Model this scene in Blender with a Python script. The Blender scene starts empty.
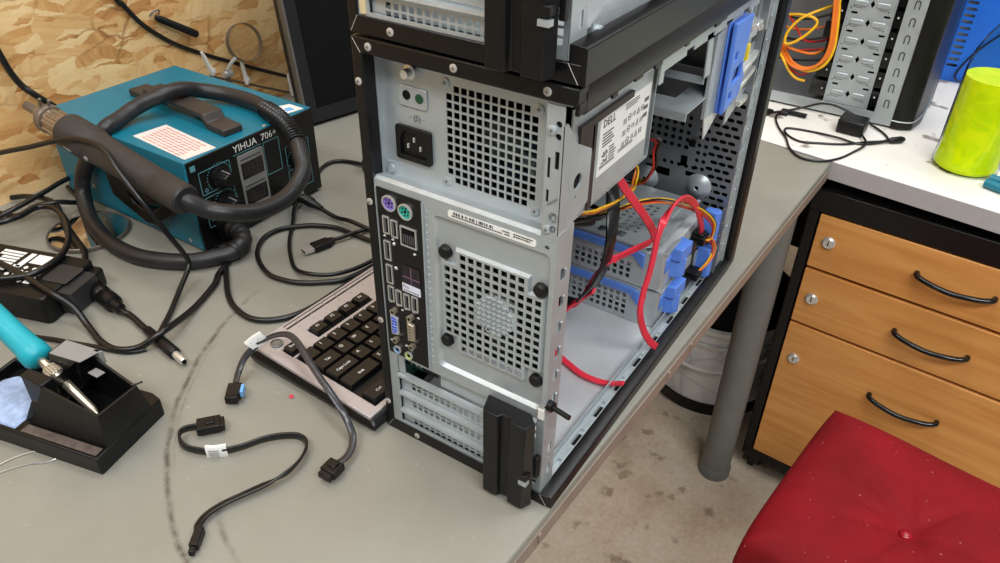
import bpy, bmesh, math, random
from mathutils import Vector, Matrix, Euler
from mathutils.geometry import delaunay_2d_cdt
random.seed(7)
PI = math.pi
SC = bpy.context.scene
COL = SC.collection

# ------------------------------------------------------------------ materials
def lin(c):
    o = []
    for v in c[:3]:
        v = v / 255.0
        o.append(v / 12.92 if v <= 0.04045 else ((v + 0.055) / 1.055) ** 2.4)
    return (o[0], o[1], o[2], 1.0)

def new_mat(name):
    m = bpy.data.materials.new(name); m.use_nodes = True
    nt = m.node_tree
    return m, nt, nt.nodes['Principled BSDF']

def N(nt, kind, **kw):
    n = nt.nodes.new(kind)
    for k, v in kw.items():
        if hasattr(n, k): setattr(n, k, v)
        else: n.inputs[k].default_value = v
    return n

def ramp(nt, stops, interp='LINEAR'):
    r = nt.nodes.new('ShaderNodeValToRGB'); cr = r.color_ramp; cr.interpolation = interp
    while len(cr.elements) < len(stops): cr.elements.new(0.5)
    for e, (p, c) in zip(cr.elements, stops):
        e.position = p; e.color = c
    return r

def mix(nt, fac, a, b, blend='MIX'):
    n = nt.nodes.new('ShaderNodeMix'); n.data_type = 'RGBA'; n.blend_type = blend
    for sock, v in ((n.inputs[0], fac), (n.inputs[6], a), (n.inputs[7], b)):
        if isinstance(v, bpy.types.NodeSocket): nt.links.new(v, sock)
        elif v is not None: sock.default_value = v
    return n.outputs[2]

def mth(nt, op, a, b=None, c=None, clamp=False):
    n = nt.nodes.new('ShaderNodeMath'); n.operation = op; n.use_clamp = clamp
    for i, v in enumerate((a, b, c)):
        if v is None: continue
        if isinstance(v, bpy.types.NodeSocket): nt.links.new(v, n.inputs[i])
        else: n.inputs[i].default_value = v
    return n.outputs[0]

def mat(name, rgb, rough=0.5, metal=0.0, var=0.06, scale=40.0, bump=0.0, bscale=400.0, rvar=0.0, coat=0.0, spec=0.5, sheen=0.0):
    m, nt, b = new_mat(name)
    tc = N(nt, 'ShaderNodeTexCoord')
    nz = N(nt, 'ShaderNodeTexNoise', Scale=scale, Detail=4.0, Roughness=0.6)
    nt.links.new(tc.outputs['Object'], nz.inputs['Vector'])
    c = lin(rgb)
    lo = tuple(max(0, v * (1 - var)) for v in c[:3]) + (1,)
    hi = tuple(min(1, v * (1 + var)) for v in c[:3]) + (1,)
    r = ramp(nt, [(0.3, lo), (0.7, hi)])
    nt.links.new(nz.outputs['Fac'], r.inputs[0]); nt.links.new(r.outputs[0], b.inputs['Base Color'])
    b.inputs['Roughness'].default_value = rough
    if rvar:
        rr = N(nt, 'ShaderNodeMapRange'); rr.inputs[1].default_value = 0.3; rr.inputs[2].default_value = 0.7
        rr.inputs[3].default_value = max(0.02, rough - rvar); rr.inputs[4].default_value = min(1, rough + rvar)
        nt.links.new(nz.outputs['Fac'], rr.inputs[0]); nt.links.new(rr.outputs[0], b.inputs['Roughness'])
    b.inputs['Metallic'].default_value = metal
    b.inputs['Specular IOR Level'].default_value = spec
    b.inputs['Coat Weight'].default_value = coat
    if sheen:
        b.inputs['Sheen Weight'].default_value = sheen; b.inputs['Sheen Roughness'].default_value = 0.4
        b.inputs['Sheen Tint'].default_value = c
    if bump:
        n2 = N(nt, 'ShaderNodeTexNoise', Scale=bscale, Detail=2.0)
        nt.links.new(tc.outputs['Object'], n2.inputs['Vector'])
        bp = N(nt, 'ShaderNodeBump', Strength=bump, Distance=0.002)
        nt.links.new(n2.outputs['Fac'], bp.inputs['Height']); nt.links.new(bp.outputs[0], b.inputs['Normal'])
    return m

M = {}
M['steel'] = mat('galvanised_steel', (182, 190, 193), 0.42, 0.55, 0.05, 60, rvar=0.08)
M['steel_pan'] = mat('pale_steel_pan', (208, 210, 213), 0.36, 0.4, 0.09, 14, rvar=0.12)
M['steel_dark'] = mat('inner_steel', (142, 146, 150), 0.4, 0.7, 0.06, 50, rvar=0.08)
M['steel_bright'] = mat('bright_plated_metal', (216, 216, 214), 0.28, 0.7, 0.05, 80)
M['nickel'] = mat('nickel_brass', (186, 176, 158), 0.28, 0.8, 0.08, 90)
M['black_paint'] = mat('black_painted_steel', (16, 15, 15), 0.34, 0.0, 0.15, 70, bump=0.06, bscale=900, spec=0.32)
M['black_plastic'] = mat('black_plastic', (13, 13, 14), 0.38, 0.0, 0.15, 60, bump=0.05, bscale=1200, spec=0.34)
M['black_matte'] = mat('matte_black', (7, 7, 8), 0.7, 0.0, 0.2, 50, spec=0.2)
M['black_gloss'] = mat('glossy_black', (14, 14, 15), 0.15, 0.0, 0.1, 50)
M['cable'] = mat('black_cable_sheath', (15, 15, 16), 0.33, 0.0, 0.12, 120)
M['rubber'] = mat('dark_rubber_hose', (33, 32, 33), 0.45, 0.0, 0.18, 45, bump=0.08, bscale=500, rvar=0.1)
M['gun'] = mat('dark_grey_plastic', (42, 41, 42), 0.5, 0.0, 0.15, 40, bump=0.06, bscale=700)
M['teal'] = mat('teal_paint', (16, 108, 130), 0.4, 0.0, 0.06, 30, bump=0.05, bscale=900)
M['teal_grip'] = mat('teal_rubber', (24, 160, 176), 0.45, 0.0, 0.06, 60)
M['white'] = mat('white_print', (232, 232, 228), 0.55, 0.0, 0.02)
M['label'] = mat('paper_label', (222, 222, 217), 0.6, 0.0, 0.04, 80)
M['pink_label'] = mat('pinkish_paper_label', (222, 208, 202), 0.55, 0.0, 0.04, 80)
M['ink'] = mat('dark_ink', (58, 58, 60), 0.6, 0.0, 0.1)
M['ink_light'] = mat('grey_ink', (104, 104, 106), 0.6, 0.0, 0.1)
M['pink_ink'] = mat('faint_red_ink', (186, 132, 122), 0.6, 0.0, 0.1)
M['blue'] = mat('blue_plastic', (84, 128, 214), 0.4, 0.0, 0.05, 60)
M['vga'] = mat('vga_blue', (40, 80, 205), 0.4)
M['purple'] = mat('port_purple', (126, 104, 196), 0.45)
M['mint'] = mat('port_green', (40, 168, 150), 0.45)
M['lime'] = mat('jack_lime', (190, 214, 90), 0.45)
M['sky'] = mat('jack_blue', (110, 170, 226), 0.45)
M['red_cable'] = mat('red_cable', (212, 46, 66), 0.38, 0.0, 0.05)
M['red_wire'] = mat('red_wire', (190, 40, 34), 0.4)
M['yellow_wire'] = mat('yellow_wire', (236, 182, 30), 0.4)
M['orange_wire'] = mat('orange_wire', (226, 120, 40), 0.4)
M['pcb'] = mat('green_circuit_board', (24, 78, 56), 0.45, 0.0, 0.5, 160)
M['red_led'] = mat('red_switch', (214, 44, 30), 0.35)
M['display'] = mat('dark_display', (22, 20, 22), 0.2, 0.0, 0.1)
M['panel_grey'] = mat('grey_display_surround', (132, 131, 130), 0.5)
M['silver_plastic'] = mat('silver_plastic', (176, 168, 168), 0.4, 0.25, 0.04, 120)
M['key'] = mat('black_key', (12, 12, 13), 0.35, 0.0, 0.12, 90)
M['sponge'] = mat('pale_blue_sponge', (158, 178, 214), 0.9, 0.0, 0.25, 130, bump=0.5, bscale=700)
M['grey_paint'] = mat('grey_painted_leg', (112, 114, 110), 0.5, 0.0, 0.08, 25)
M['blue_case'] = mat('blue_enamel', (26, 106, 214), 0.4, 0.0, 0.06, 30)
M['desk_white'] = None
M['clear_mouth'] = mat('grey_metal_inside', (96, 98, 100), 0.5, 0.3)
M['castor'] = mat('castor_rubber', (20, 20, 20), 0.6)
M['red_seat'] = None
M['scuffed'] = mat('scuffed_brown_plastic', (92, 80, 74), 0.7, 0.0, 0.35, 140)
M['winlogo'] = mat('dark_purple_print', (30, 22, 30), 0.5)
M['winline'] = mat('purple_print', (112, 84, 112), 0.5)
M['lilac'] = mat('lilac_sticker', (222, 226, 244), 0.5)

# ------------------------------------------------------------------ mesh builder
def catmull(pts, k=6):
    P = [Vector(p) for p in pts]
    if len(P) < 3: return P
    out = []
    n = len(P)
    for i in range(n - 1):
        p0 = P[i - 1] if i else P[0] * 2 - P[1]
        p1, p2 = P[i], P[i + 1]
        p3 = P[i + 2] if i + 2 < n else P[-1] * 2 - P[-2]
        for j in range(k):
            t = j / k
            out.append(0.5 * ((2 * p1) + (p2 - p0) * t + (2 * p0 - 5 * p1 + 4 * p2 - p3) * t * t + (3 * p1 - p0 - 3 * p2 + p3) * t ** 3))
    out.append(P[-1])
    return out

def XZ(y0, s=1.0):            # plate coordinates (u, v) -> (x, z), thickness w -> y
    return lambda u, v, w: (u, y0 + w * s, v)
def YZ(x0, s=1.0):            # (u, v) -> (y, z), thickness -> x
    return lambda u, v, w: (x0 + w * s, u, v)
def XY(z0, s=1.0):
    return lambda u, v, w: (u, v, z0 + w * s)

def rect(u0, v0, u1, v1): return [(u0, v0), (u1, v0), (u1, v1), (u0, v1)]
def circ(u, v, r, n=14, a0=0.0): return [(u + r * math.cos(a0 + 2 * PI * i / n), v + r * math.sin(a0 + 2 * PI * i / n)) for i in range(n)]
def slot(u0, v0, u1, v1, n=5):  # rounded horizontal slot
    r = (v1 - v0) / 2; vm = (v0 + v1) / 2
    return [(u1 - r + r * math.cos(-PI / 2 + PI * i / n), vm + r * math.sin(-PI / 2 + PI * i / n)) for i in range(n + 1)] + \
           [(u0 + r + r * math.cos(PI / 2 + PI * i / n), vm + r * math.sin(PI / 2 + PI * i / n)) for i in range(n + 1)]
def rrect(u0, v0, u1, v1, r, n=4):
    o = []
    for cx, cy, a in ((u1 - r, v0 + r, -PI / 2), (u1 - r, v1 - r, 0), (u0 + r, v1 - r, PI / 2), (u0 + r, v0 + r, PI)):
        for i in range(n + 1):
            o.append((cx + r * math.cos(a + PI / 2 * i / n), cy + r * math.sin(a + PI / 2 * i / n)))
    return o

class G:
    def __init__(s): s.bm = bmesh.new(); s.mi = 0
    def m(s, i): s.mi = i; return s
    def _f(s, vs, smooth=None):
        try:
            f = s.bm.faces.new(vs); f.material_index = s.mi; return f
        except ValueError: return None
    def box(s, x0, x1, y0, y1, z0, z1):
        v = [s.bm.verts.new((x, y, z)) for x in (x0, x1) for y in (y0, y1) for z in (z0, z1)]
        for q in ((0, 1, 3, 2), (4, 6, 7, 5), (0, 4, 5, 1), (2, 3, 7, 6), (0, 2, 6, 4), (1, 5, 7, 3)):
            s._f([v[i] for i in q])
        return s
    def hexa(s, lo, hi):       # two rings of the same number of points, capped
        a = [s.bm.verts.new(p) for p in lo]; b = [s.bm.verts.new(p) for p in hi]; n = len(a)
        s._f(a[::-1]); s._f(b)
        for i in range(n): s._f([a[i], a[(i + 1) % n], b[(i + 1) % n], b[i]])
        return s
    def prism(s, poly, mp, w0, w1):
        return s.hexa([mp(u, v, w0) for u, v in poly], [mp(u, v, w1) for u, v in poly])
    def plate(s, outer, holes, mp, t):
        vs, es = [], []
        loops = [outer] + list(holes)
        for lp in loops:
            b = len(vs); vs += [Vector(p) for p in lp]
            es += [(b + i, b + (i + 1) % len(lp)) for i in range(len(lp))]
        r = delaunay_2d_cdt(vs, es, [], 0, 1e-7)
        V, F = r[0], r[2]
        def inside(p, lp):
            c = False; n = len(lp)
            for i in range(n):
                a, b2 = lp[i], lp[i - 1]
                if (a[1] > p[1]) != (b2[1] > p[1]) and p[0] < (b2[0] - a[0]) * (p[1] - a[1]) / (b2[1] - a[1]) + a[0]: c = not c
            return c
        F2 = []
        for f in F:
            c = (sum(V[i][0] for i in f) / len(f), sum(V[i][1] for i in f) / len(f))
            if inside(c, outer) and not any(inside(c, h) for h in holes): F2.append(f)
        A = [s.bm.verts.new(mp(p[0], p[1], 0)) for p in V]; B = [s.bm.verts.new(mp(p[0], p[1], t)) for p in V]
        cnt = {}
        for f in F2:
            for i in range(len(f)):
                cnt[(f[i], f[(i + 1) % len(f)])] = 1
            s._f([A[i] for i in f][::-1]); s._f([B[i] for i in f])
        for (a, b2) in cnt:
            if (b2, a) not in cnt: s._f([A[a], A[b2], B[b2], B[a]])
        for v in A + B:
            if not v.link_faces: s.bm.verts.remove(v)
        return s
    def cyl(s, p0, p1, r0, r1=None, n=16):
        r1 = r0 if r1 is None else r1
        p0, p1 = Vector(p0), Vector(p1); d = (p1 - p0).normalized()
        a = d.orthogonal().normalized(); b = d.cross(a)
        R0 = [s.bm.verts.new(p0 + (a * math.cos(2 * PI * i / n) + b * math.sin(2 * PI * i / n)) * r0) for i in range(n)]
        R1 = [s.bm.verts.new(p1 + (a * math.cos(2 * PI * i / n) + b * math.sin(2 * PI * i / n)) * r1) for i in range(n)]
        s._f(R0[::-1]); s._f(R1)
        for i in range(n): s._f([R0[i], R0[(i + 1) % n], R1[(i + 1) % n], R1[i]])
        return s
    def tube(s, pts, r, n=10, k=6, smooth=True, radii=None):
        P = catmull(pts, k) if smooth else [Vector(p) for p in pts]
        up = None; prev = None
        for i, p in enumerate(P):
            d = (P[min(i + 1, len(P) - 1)] - P[max(i - 1, 0)])
            if d.length < 1e-9: continue
            d.normalize()
            if up is None: up = d.orthogonal().normalized()
            up = (up - d * up.dot(d)).normalized(); b = d.cross(up)
            rr = r if radii is None else radii(i / (len(P) - 1))
            ring = [s.bm.verts.new(p + (up * math.cos(2 * PI * j / n) + b * math.sin(2 * PI * j / n)) * rr) for j in range(n)]
            if prev:
                for j in range(n): s._f([prev[j], prev[(j + 1) % n], ring[(j + 1) % n], ring[j]])
            else: s._f(ring[::-1])
            prev = ring
        s._f(prev)
        return s
    def ribbon(s, pts, w, t, wide, k=6):
        """flat cable; `wide` is one direction or one per control point, the way its flat side spreads"""
        P = catmull(pts, k)
        if isinstance(wide[0], (int, float)): W = [Vector(wide)] * len(P)
        else: W = catmull(wide, k)
        prev = None
        for i, p in enumerate(P):
            d = (P[min(i + 1, len(P) - 1)] - P[max(i - 1, 0)]).normalized()
            a = W[i] - d * W[i].dot(d)
            a = a.normalized() if a.length > 1e-6 else d.orthogonal().normalized()
            b = d.cross(a)
            ring = []
            for (x, y) in ((-.5, -.3), (-.42, -.5), (.42, -.5), (.5, -.3), (.5, .3), (.42, .5), (-.42, .5), (-.5, .3)):
                ring.append(s.bm.verts.new(p + a * x * w + b * y * t))
            if prev:
                for j in range(8): s._f([prev[j], prev[(j + 1) % 8], ring[(j + 1) % 8], ring[j]])
            else: s._f(ring[::-1])
            prev = ring
        s._f(prev)
        return s
    def lathe(s, prof, c=(0, 0, 0), n=28, axis='z', cap=True):
        c = Vector(c); rings = []
        for (r, h) in prof:
            ring = []
            for i in range(n):
                a = 2 * PI * i / n; u, v = r * math.cos(a), r * math.sin(a)
                q = {'z': (u, v, h), 'y': (u, h, v), 'x': (h, u, v)}[axis]
                ring.append(s.bm.verts.new(c + Vector(q)))
            rings.append(ring)
        for A, B in zip(rings, rings[1:]):
            for i in range(n): s._f([A[i], A[(i + 1) % n], B[(i + 1) % n], B[i]])
        if cap: s._f(rings[0][::-1]); s._f(rings[-1])
        return s
    def ball(s, c, r, sc=(1, 1, 1), n=14):
        prof = [(max(1e-5, r * math.sin(PI * i / n)), -r * math.cos(PI * i / n)) for i in range(n + 1)]
        b0 = len(s.bm.verts); s.lathe(prof, (0, 0, 0), n * 2, cap=False)
        s.bm.verts.ensure_lookup_table()
        for v in list(s.bm.verts)[b0:]:
            v.co = Vector((v.co.x * sc[0], v.co.y * sc[1], v.co.z * sc[2])) + Vector(c)
        return s
    def text(s, body, size, mtx, depth=0.0002, align='CENTER', spacing=1.0):
        cu = bpy.data.curves.new('lettering', 'FONT'); cu.body = body; cu.size = size; cu.extrude = depth
        cu.align_x = align; cu.align_y = 'CENTER'; cu.space_character = spacing; cu.resolution_u = 2
        o = bpy.data.objects.new('lettering', cu); COL.objects.link(o)
        bpy.context.view_layer.update()
        me = bpy.data.meshes.new_from_object(o.evaluated_get(bpy.context.evaluated_depsgraph_get()))
        me.transform(mtx)
        b0 = len(s.bm.faces); s.bm.from_mesh(me); s.bm.faces.ensure_lookup_table()
        for f in list(s.bm.faces)[b0:]: f.material_index = s.mi
        bpy.data.objects.remove(o); bpy.data.curves.remove(cu); bpy.data.meshes.remove(me)
        return s
    def build(s, name, mats, parent=None, bevel=0.0, seg=2, angle=38, weld=False, label=None, sub=0, flat=False):
        if weld: bmesh.ops.remove_doubles(s.bm, verts=s.bm.verts, dist=1e-5)
        bmesh.ops.recalc_face_normals(s.bm, faces=s.bm.faces)
        me = bpy.data.meshes.new(name); s.bm.to_mesh(me); s.bm.free()
        for mm in (mats if isinstance(mats, (list, tuple)) else [mats]): me.materials.append(mm)
        if not flat:
            me.shade_smooth()
            try: me.set_sharp_from_angle(angle=math.radians(angle))
            except Exception: pass
        o = bpy.data.objects.new(name, me); COL.objects.link(o)
        if parent is not None: o.parent = parent
        if bevel:
            b = o.modifiers.new('edge', 'BEVEL'); b.width = bevel; b.segments = seg; b.limit_method = 'ANGLE'; b.angle_limit = math.radians(40)
            b.harden_normals = False
        if sub:
            q = o.modifiers.new('soft', 'SUBSURF'); q.levels = sub; q.render_levels = sub
        if label: o['label'] = label
        return o

def tag(o, label, cat, group=None, kind=None):
    o['label'] = label; o['category'] = cat
    if group: o['group'] = group
    if kind: o['kind'] = kind
    return o
def thing(name, label, cat, loc=(0, 0, 0), rz=0.0, group=None):
    o = bpy.data.objects.new(name, None); COL.objects.link(o)
    o.empty_display_size = 0.05
    o.location = loc; o.rotation_euler = (0, 0, rz)
    return tag(o, label, cat, group)
def struct(o, label=None):
    o['kind'] = 'structure'
    if label: o['label'] = label
    return o
def frame(o, x, y, z):  # matrix from origin and axes
    return Matrix(((x[0], y[0], z[0], o[0]), (x[1], y[1], z[1], o[1]), (x[2], y[2], z[2], o[2]), (0, 0, 0, 1)))
REAR = lambda x, y, z: frame((x, y, z), (1, 0, 0), (0, 0, 1), (0, -1, 0))   # text read from -y
SIDE = lambda x, y, z: frame((x, y, z), (0, 1, 0), (0, 0, 1), (1, 0, 0))    # text read from +x
# ------------------------------------------------------------------ surface materials of the room
def osb_material():
    m, nt, b = new_mat('strand_board')
    tc = N(nt, 'ShaderNodeTexCoord'); L = nt.links.new
    sep = nt.nodes.new('ShaderNodeSeparateXYZ'); L(tc.outputs['Object'], sep.inputs[0])
    cmb = nt.nodes.new('ShaderNodeCombineXYZ'); L(sep.outputs['Y'], cmb.inputs['X']); L(sep.outputs['Z'], cmb.inputs['Y'])
    wob = N(nt, 'ShaderNodeTexNoise', Scale=30.0, Detail=3.0, Roughness=0.6); L(cmb.outputs[0], wob.inputs['Vector'])
    base = mixv = nt.nodes.new('ShaderNodeVectorMath'); base.operation = 'MULTIPLY_ADD'
    L(wob.outputs['Color'], base.inputs[0]); base.inputs[1].default_value = (0.018, 0.018, 0); L(cmb.outputs[0], base.inputs[2])
    def layer(scale, seed, stretch):
        mp = N(nt, 'ShaderNodeMapping'); mp.inputs['Location'].default_value = (seed, seed * 1.7, 0)
        mp.inputs['Rotation'].default_value = (0, 0, seed); mp.inputs['Scale'].default_value = (1.0, stretch, 1)
        L(base.outputs[0], mp.inputs['Vector'])
        v = N(nt, 'ShaderNodeTexVoronoi', Scale=scale); v.voronoi_dimensions = '2D'; L(mp.outputs[0], v.inputs['Vector'])
        sc = nt.nodes.new('ShaderNodeSeparateColor'); L(v.outputs['Color'], sc.inputs[0])
        ang = mth(nt, 'MULTIPLY', sc.outputs[1], 6.28)
        rot = nt.nodes.new('ShaderNodeVectorRotate'); rot.rotation_type = 'Z_AXIS'; L(base.outputs[0], rot.inputs['Vector']); L(ang, rot.inputs['Angle'])
        st = N(nt, 'ShaderNodeMapping'); st.inputs['Scale'].default_value = (6, 90, 1); L(rot.outputs[0], st.inputs['Vector'])
        g = N(nt, 'ShaderNodeTexNoise', Scale=1.0, Detail=3.0, Roughness=0.6); L(st.outputs[0], g.inputs['Vector'])
        tone = mth(nt, 'ADD', mth(nt, 'MULTIPLY', sc.outputs[0], 0.64), mth(nt, 'MULTIPLY', g.outputs['Fac'], 0.48))
        return tone, sc.outputs[2], v.outputs['Distance'], g.outputs['Fac']
    t1, s1, d1, g1 = layer(11.0, 1.3, 1.6)
    t2, s2, d2, g2 = layer(26.0, 4.1, 2.6)
    t3, s3, d3, g3 = layer(44.0, 2.6, 4.5)
    pick3 = mth(nt, 'GREATER_THAN', s3, 0.84)
    pick = mth(nt, 'GREATER_THAN', s2, 0.60)
    mx = nt.nodes.new('ShaderNodeMix'); mx.data_type = 'FLOAT'; L(pick, mx.inputs[0]); L(t1, mx.inputs[2]); L(t2, mx.inputs[3])
    r = ramp(nt, [(0.18, lin((172, 116, 62))), (0.32, lin((210, 160, 98))), (0.48, lin((224, 184, 124))), (0.64, lin((238, 208, 154))), (0.80, lin((230, 190, 132))), (0.95, lin((206, 150, 92)))])
    m3 = nt.nodes.new('ShaderNodeMix'); m3.data_type = 'FLOAT'; L(pick3, m3.inputs[0]); L(mx.outputs[0], m3.inputs[2]); L(mth(nt, 'MULTIPLY', t3, 0.85), m3.inputs[3])
    L(m3.outputs[0], r.inputs[0])
    ve = N(nt, 'ShaderNodeTexVoronoi', Scale=15.0); ve.voronoi_dimensions = '2D'; ve.feature = 'DISTANCE_TO_EDGE'
    me_ = N(nt, 'ShaderNodeMapping'); me_.inputs['Rotation'].default_value = (0, 0, .7); me_.inputs['Scale'].default_value = (1, 2.2, 1); L(base.outputs[0], me_.inputs['Vector']); L(me_.outputs[0], ve.inputs['Vector'])
    ns = N(nt, 'ShaderNodeTexNoise', Scale=9.0, Detail=3.0); L(cmb.outputs[0], ns.inputs['Vector'])
    gap = mth(nt, 'MULTIPLY', mth(nt, 'SUBTRACT', 1.0, mth(nt, 'MULTIPLY', ve.outputs['Distance'], 16.0), clamp=True), mth(nt, 'MULTIPLY', mth(nt, 'SUBTRACT', ns.outputs['Fac'], 0.47), 7.0, clamp=True))
    c1 = mix(nt, mth(nt, 'MULTIPLY', gap, 0.65), r.outputs[0], lin((126, 78, 40)))
    nl = N(nt, 'ShaderNodeTexNoise', Scale=5.0, Detail=2.0); L(cmb.outputs[0], nl.inputs['Vector'])
    tint = ramp(nt, [(0.35, lin((214, 176, 140))), (0.65, (1, 1, 1, 1))]); L(nl.outputs['Fac'], tint.inputs[0])
    L(mix(nt, 0.35, c1, tint.outputs[0], 'MULTIPLY'), b.inputs['Base Color'])
    b.inputs['Roughness'].default_value = 0.55
    bp = N(nt, 'ShaderNodeBump', Strength=0.35, Distance=0.003); L(mx.outputs[0], bp.inputs['Height']); L(bp.outputs[0], b.inputs['Normal'])
    return m

def concrete_material():
    m, nt, b = new_mat('stained_concrete')
    tc = N(nt, 'ShaderNodeTexCoord'); L = nt.links.new
    n1 = N(nt, 'ShaderNodeTexNoise', Scale=5.0, Detail=6.0, Roughness=0.65); L(tc.outputs['Object'], n1.inputs['Vector'])
    r1 = ramp(nt, [(0.3, lin((182, 158, 134))), (0.5, lin((212, 194, 170))), (0.72, lin((228, 216, 198)))]); L(n1.outputs['Fac'], r1.inputs[0])
    n2 = N(nt, 'ShaderNodeTexNoise', Scale=22.0, Detail=3.0, Roughness=0.5); L(tc.outputs['Object'], n2.inputs['Vector'])
    r2 = ramp(nt, [(0.60, (0, 0, 0, 1)), (0.68, (1, 1, 1, 1))]); L(n2.outputs['Fac'], r2.inputs[0])
    n3 = N(nt, 'ShaderNodeTexNoise', Scale=120.0, Detail=2.0); L(tc.outputs['Object'], n3.inputs['Vector'])
    c = mix(nt, mth(nt, 'MULTIPLY', r2.outputs[0], 0.55), r1.outputs[0], lin((120, 88, 66)))
    c2 = mix(nt, 0.25, c, n3.outputs['Fac'], 'OVERLAY')
    L(c2, b.inputs['Base Color']); b.inputs['Roughness'].default_value = 0.75
    bp = N(nt, 'ShaderNodeBump', Strength=0.3, Distance=0.003); L(n3.outputs['Fac'], bp.inputs['Height']); L(bp.outputs[0], b.inputs['Normal'])
    return m

def bench_material():
    m, nt, b = new_mat('grey_laminate')
    tc = N(nt, 'ShaderNodeTexCoord'); L = nt.links.new
    geo = nt.nodes.new('ShaderNodeNewGeometry')
    n1 = N(nt, 'ShaderNodeTexNoise', Scale=7.0, Detail=5.0, Roughness=0.6); L(tc.outputs['Object'], n1.inputs['Vector'])
    r1 = ramp(nt, [(0.3, lin((130, 128, 118))), (0.7, lin((143, 141, 131)))]); L(n1.outputs['Fac'], r1.inputs[0])
    col = r1.outputs[0]
    sep = nt.nodes.new('ShaderNodeSeparateXYZ'); L(geo.outputs['Position'], sep.inputs[0])
    wob = N(nt, 'ShaderNodeTexNoise', Scale=30.0, Detail=3.0); L(tc.outputs['Object'], wob.inputs['Vector'])
    blot = N(nt, 'ShaderNodeTexNoise', Scale=55.0, Detail=4.0, Roughness=0.7); L(tc.outputs['Object'], blot.inputs['Vector'])
    # worn scuff arcs left on the laminate: circle centre, radius, angle window, width, strength
    for (cx, cy, R, a0, a1, w, st) in ((-.072, .138, .363, 188, 257, .0040, 0.9), (-.072, .138, .357, 200, 236, .002, 0.55), (-.150, -.056, .122, 224, 262, .004, 0.8), (-.203, -.018, .160, 198, 232, .003, 0.25)):
        dx = mth(nt, 'SUBTRACT', sep.outputs['X'], cx); dy = mth(nt, 'SUBTRACT', sep.outputs['Y'], cy)
        d = mth(nt, 'SQRT', mth(nt, 'ADD', mth(nt, 'MULTIPLY', dx, dx), mth(nt, 'MULTIPLY', dy, dy)))
        dd = mth(nt, 'ABSOLUTE', mth(nt, 'SUBTRACT', mth(nt, 'ADD', d, mth(nt, 'MULTIPLY', mth(nt, 'SUBTRACT', wob.outputs['Fac'], 0.5), 0.006)), R))
        line = mth(nt, 'SUBTRACT', 1.0, mth(nt, 'DIVIDE', dd, w), clamp=True)
        am = math.radians((a0 + a1) / 2); half = math.radians((a1 - a0) / 2)
        dot = mth(nt, 'DIVIDE', mth(nt, 'ADD', mth(nt, 'MULTIPLY', dx, math.cos(am)), mth(nt, 'MULTIPLY', dy, math.sin(am))), d)
        win = mth(nt, 'MULTIPLY', mth(nt, 'SUBTRACT', dot, math.cos(half)), 14.0, clamp=True)
        bl = mth(nt, 'MULTIPLY', mth(nt, 'SUBTRACT', blot.outputs['Fac'], 0.34), 4.0, clamp=True)
        f = mth(nt, 'MULTIPLY', mth(nt, 'MULTIPLY', mth(nt, 'MULTIPLY', line, win), bl), st)
        col = mix(nt, f, col, lin((62, 52, 46)))
    n2 = N(nt, 'ShaderNodeTexNoise', Scale=95.0, Detail=2.0); L(tc.outputs['Object'], n2.inputs['Vector'])
    r2 = ramp(nt, [(0.70, (0, 0, 0, 1)), (0.78, (1, 1, 1, 1))]); L(n2.outputs['Fac'], r2.inputs[0])
    col = mix(nt, mth(nt, 'MULTIPLY', r2.outputs[0], 0.22), col, lin((196, 192, 182)))
    L(col, b.inputs['Base Color'])
    rr = N(nt, 'ShaderNodeMapRange'); rr.inputs[3].default_value = 0.34; rr.inputs[4].default_value = 0.55; L(n1.outputs['Fac'], rr.inputs[0]); L(rr.outputs[0], b.inputs['Roughness'])
    n4 = N(nt, 'ShaderNodeTexNoise', Scale=700.0, Detail=1.0); L(tc.outputs['Object'], n4.inputs['Vector'])
    bp = N(nt, 'ShaderNodeBump', Strength=0.12, Distance=0.001); L(n4.outputs['Fac'], bp.inputs['Height']); L(bp.outputs[0], b.inputs['Normal'])
    return m

def desk_material():
    m, nt, b = new_mat('white_stained_laminate')
    tc = N(nt, 'ShaderNodeTexCoord'); L = nt.links.new
    n1 = N(nt, 'ShaderNodeTexNoise', Scale=16.0, Detail=3.0); L(tc.outputs['Object'], n1.inputs['Vector'])
    r1 = ramp(nt, [(0.615, (0, 0, 0, 1)), (0.66, (1, 1, 1, 1))]); L(n1.outputs['Fac'], r1.inputs[0])
    n2 = N(nt, 'ShaderNodeTexNoise', Scale=5.0, Detail=5.0); L(tc.outputs['Object'], n2.inputs['Vector'])
    r2 = ramp(nt, [(0.35, lin((226, 222, 214))), (0.7, lin((238, 236, 231)))]); L(n2.outputs['Fac'], r2.inputs[0])
    L(mix(nt, mth(nt, 'MULTIPLY', r1.outputs[0], 0.75), r2.outputs[0], lin((96, 74, 44))), b.inputs['Base Color'])
    b.inputs['Roughness'].default_value = 0.4
    return m

def beech_material():
    m, nt, b = new_mat('beech_veneer')
    tc = N(nt, 'ShaderNodeTexCoord'); L = nt.links.new
    mp = N(nt, 'ShaderNodeMapping'); mp.inputs['Scale'].default_value = (2.2, 1, 34); L(tc.outputs['Object'], mp.inputs['Vector'])
    n1 = N(nt, 'ShaderNodeTexNoise', Scale=1.6, Detail=5.0, Roughness=0.6, Distortion=0.6); L(mp.outputs[0], n1.inputs['Vector'])
    r = ramp(nt, [(0.25, lin((190, 122, 58))), (0.5, lin((208, 144, 76))), (0.75, lin((220, 160, 92)))]); L(n1.outputs['Fac'], r.inputs[0])
    L(r.outputs[0], b.inputs['Base Color']); b.inputs['Roughness'].default_value = 0.42
    return m

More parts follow.
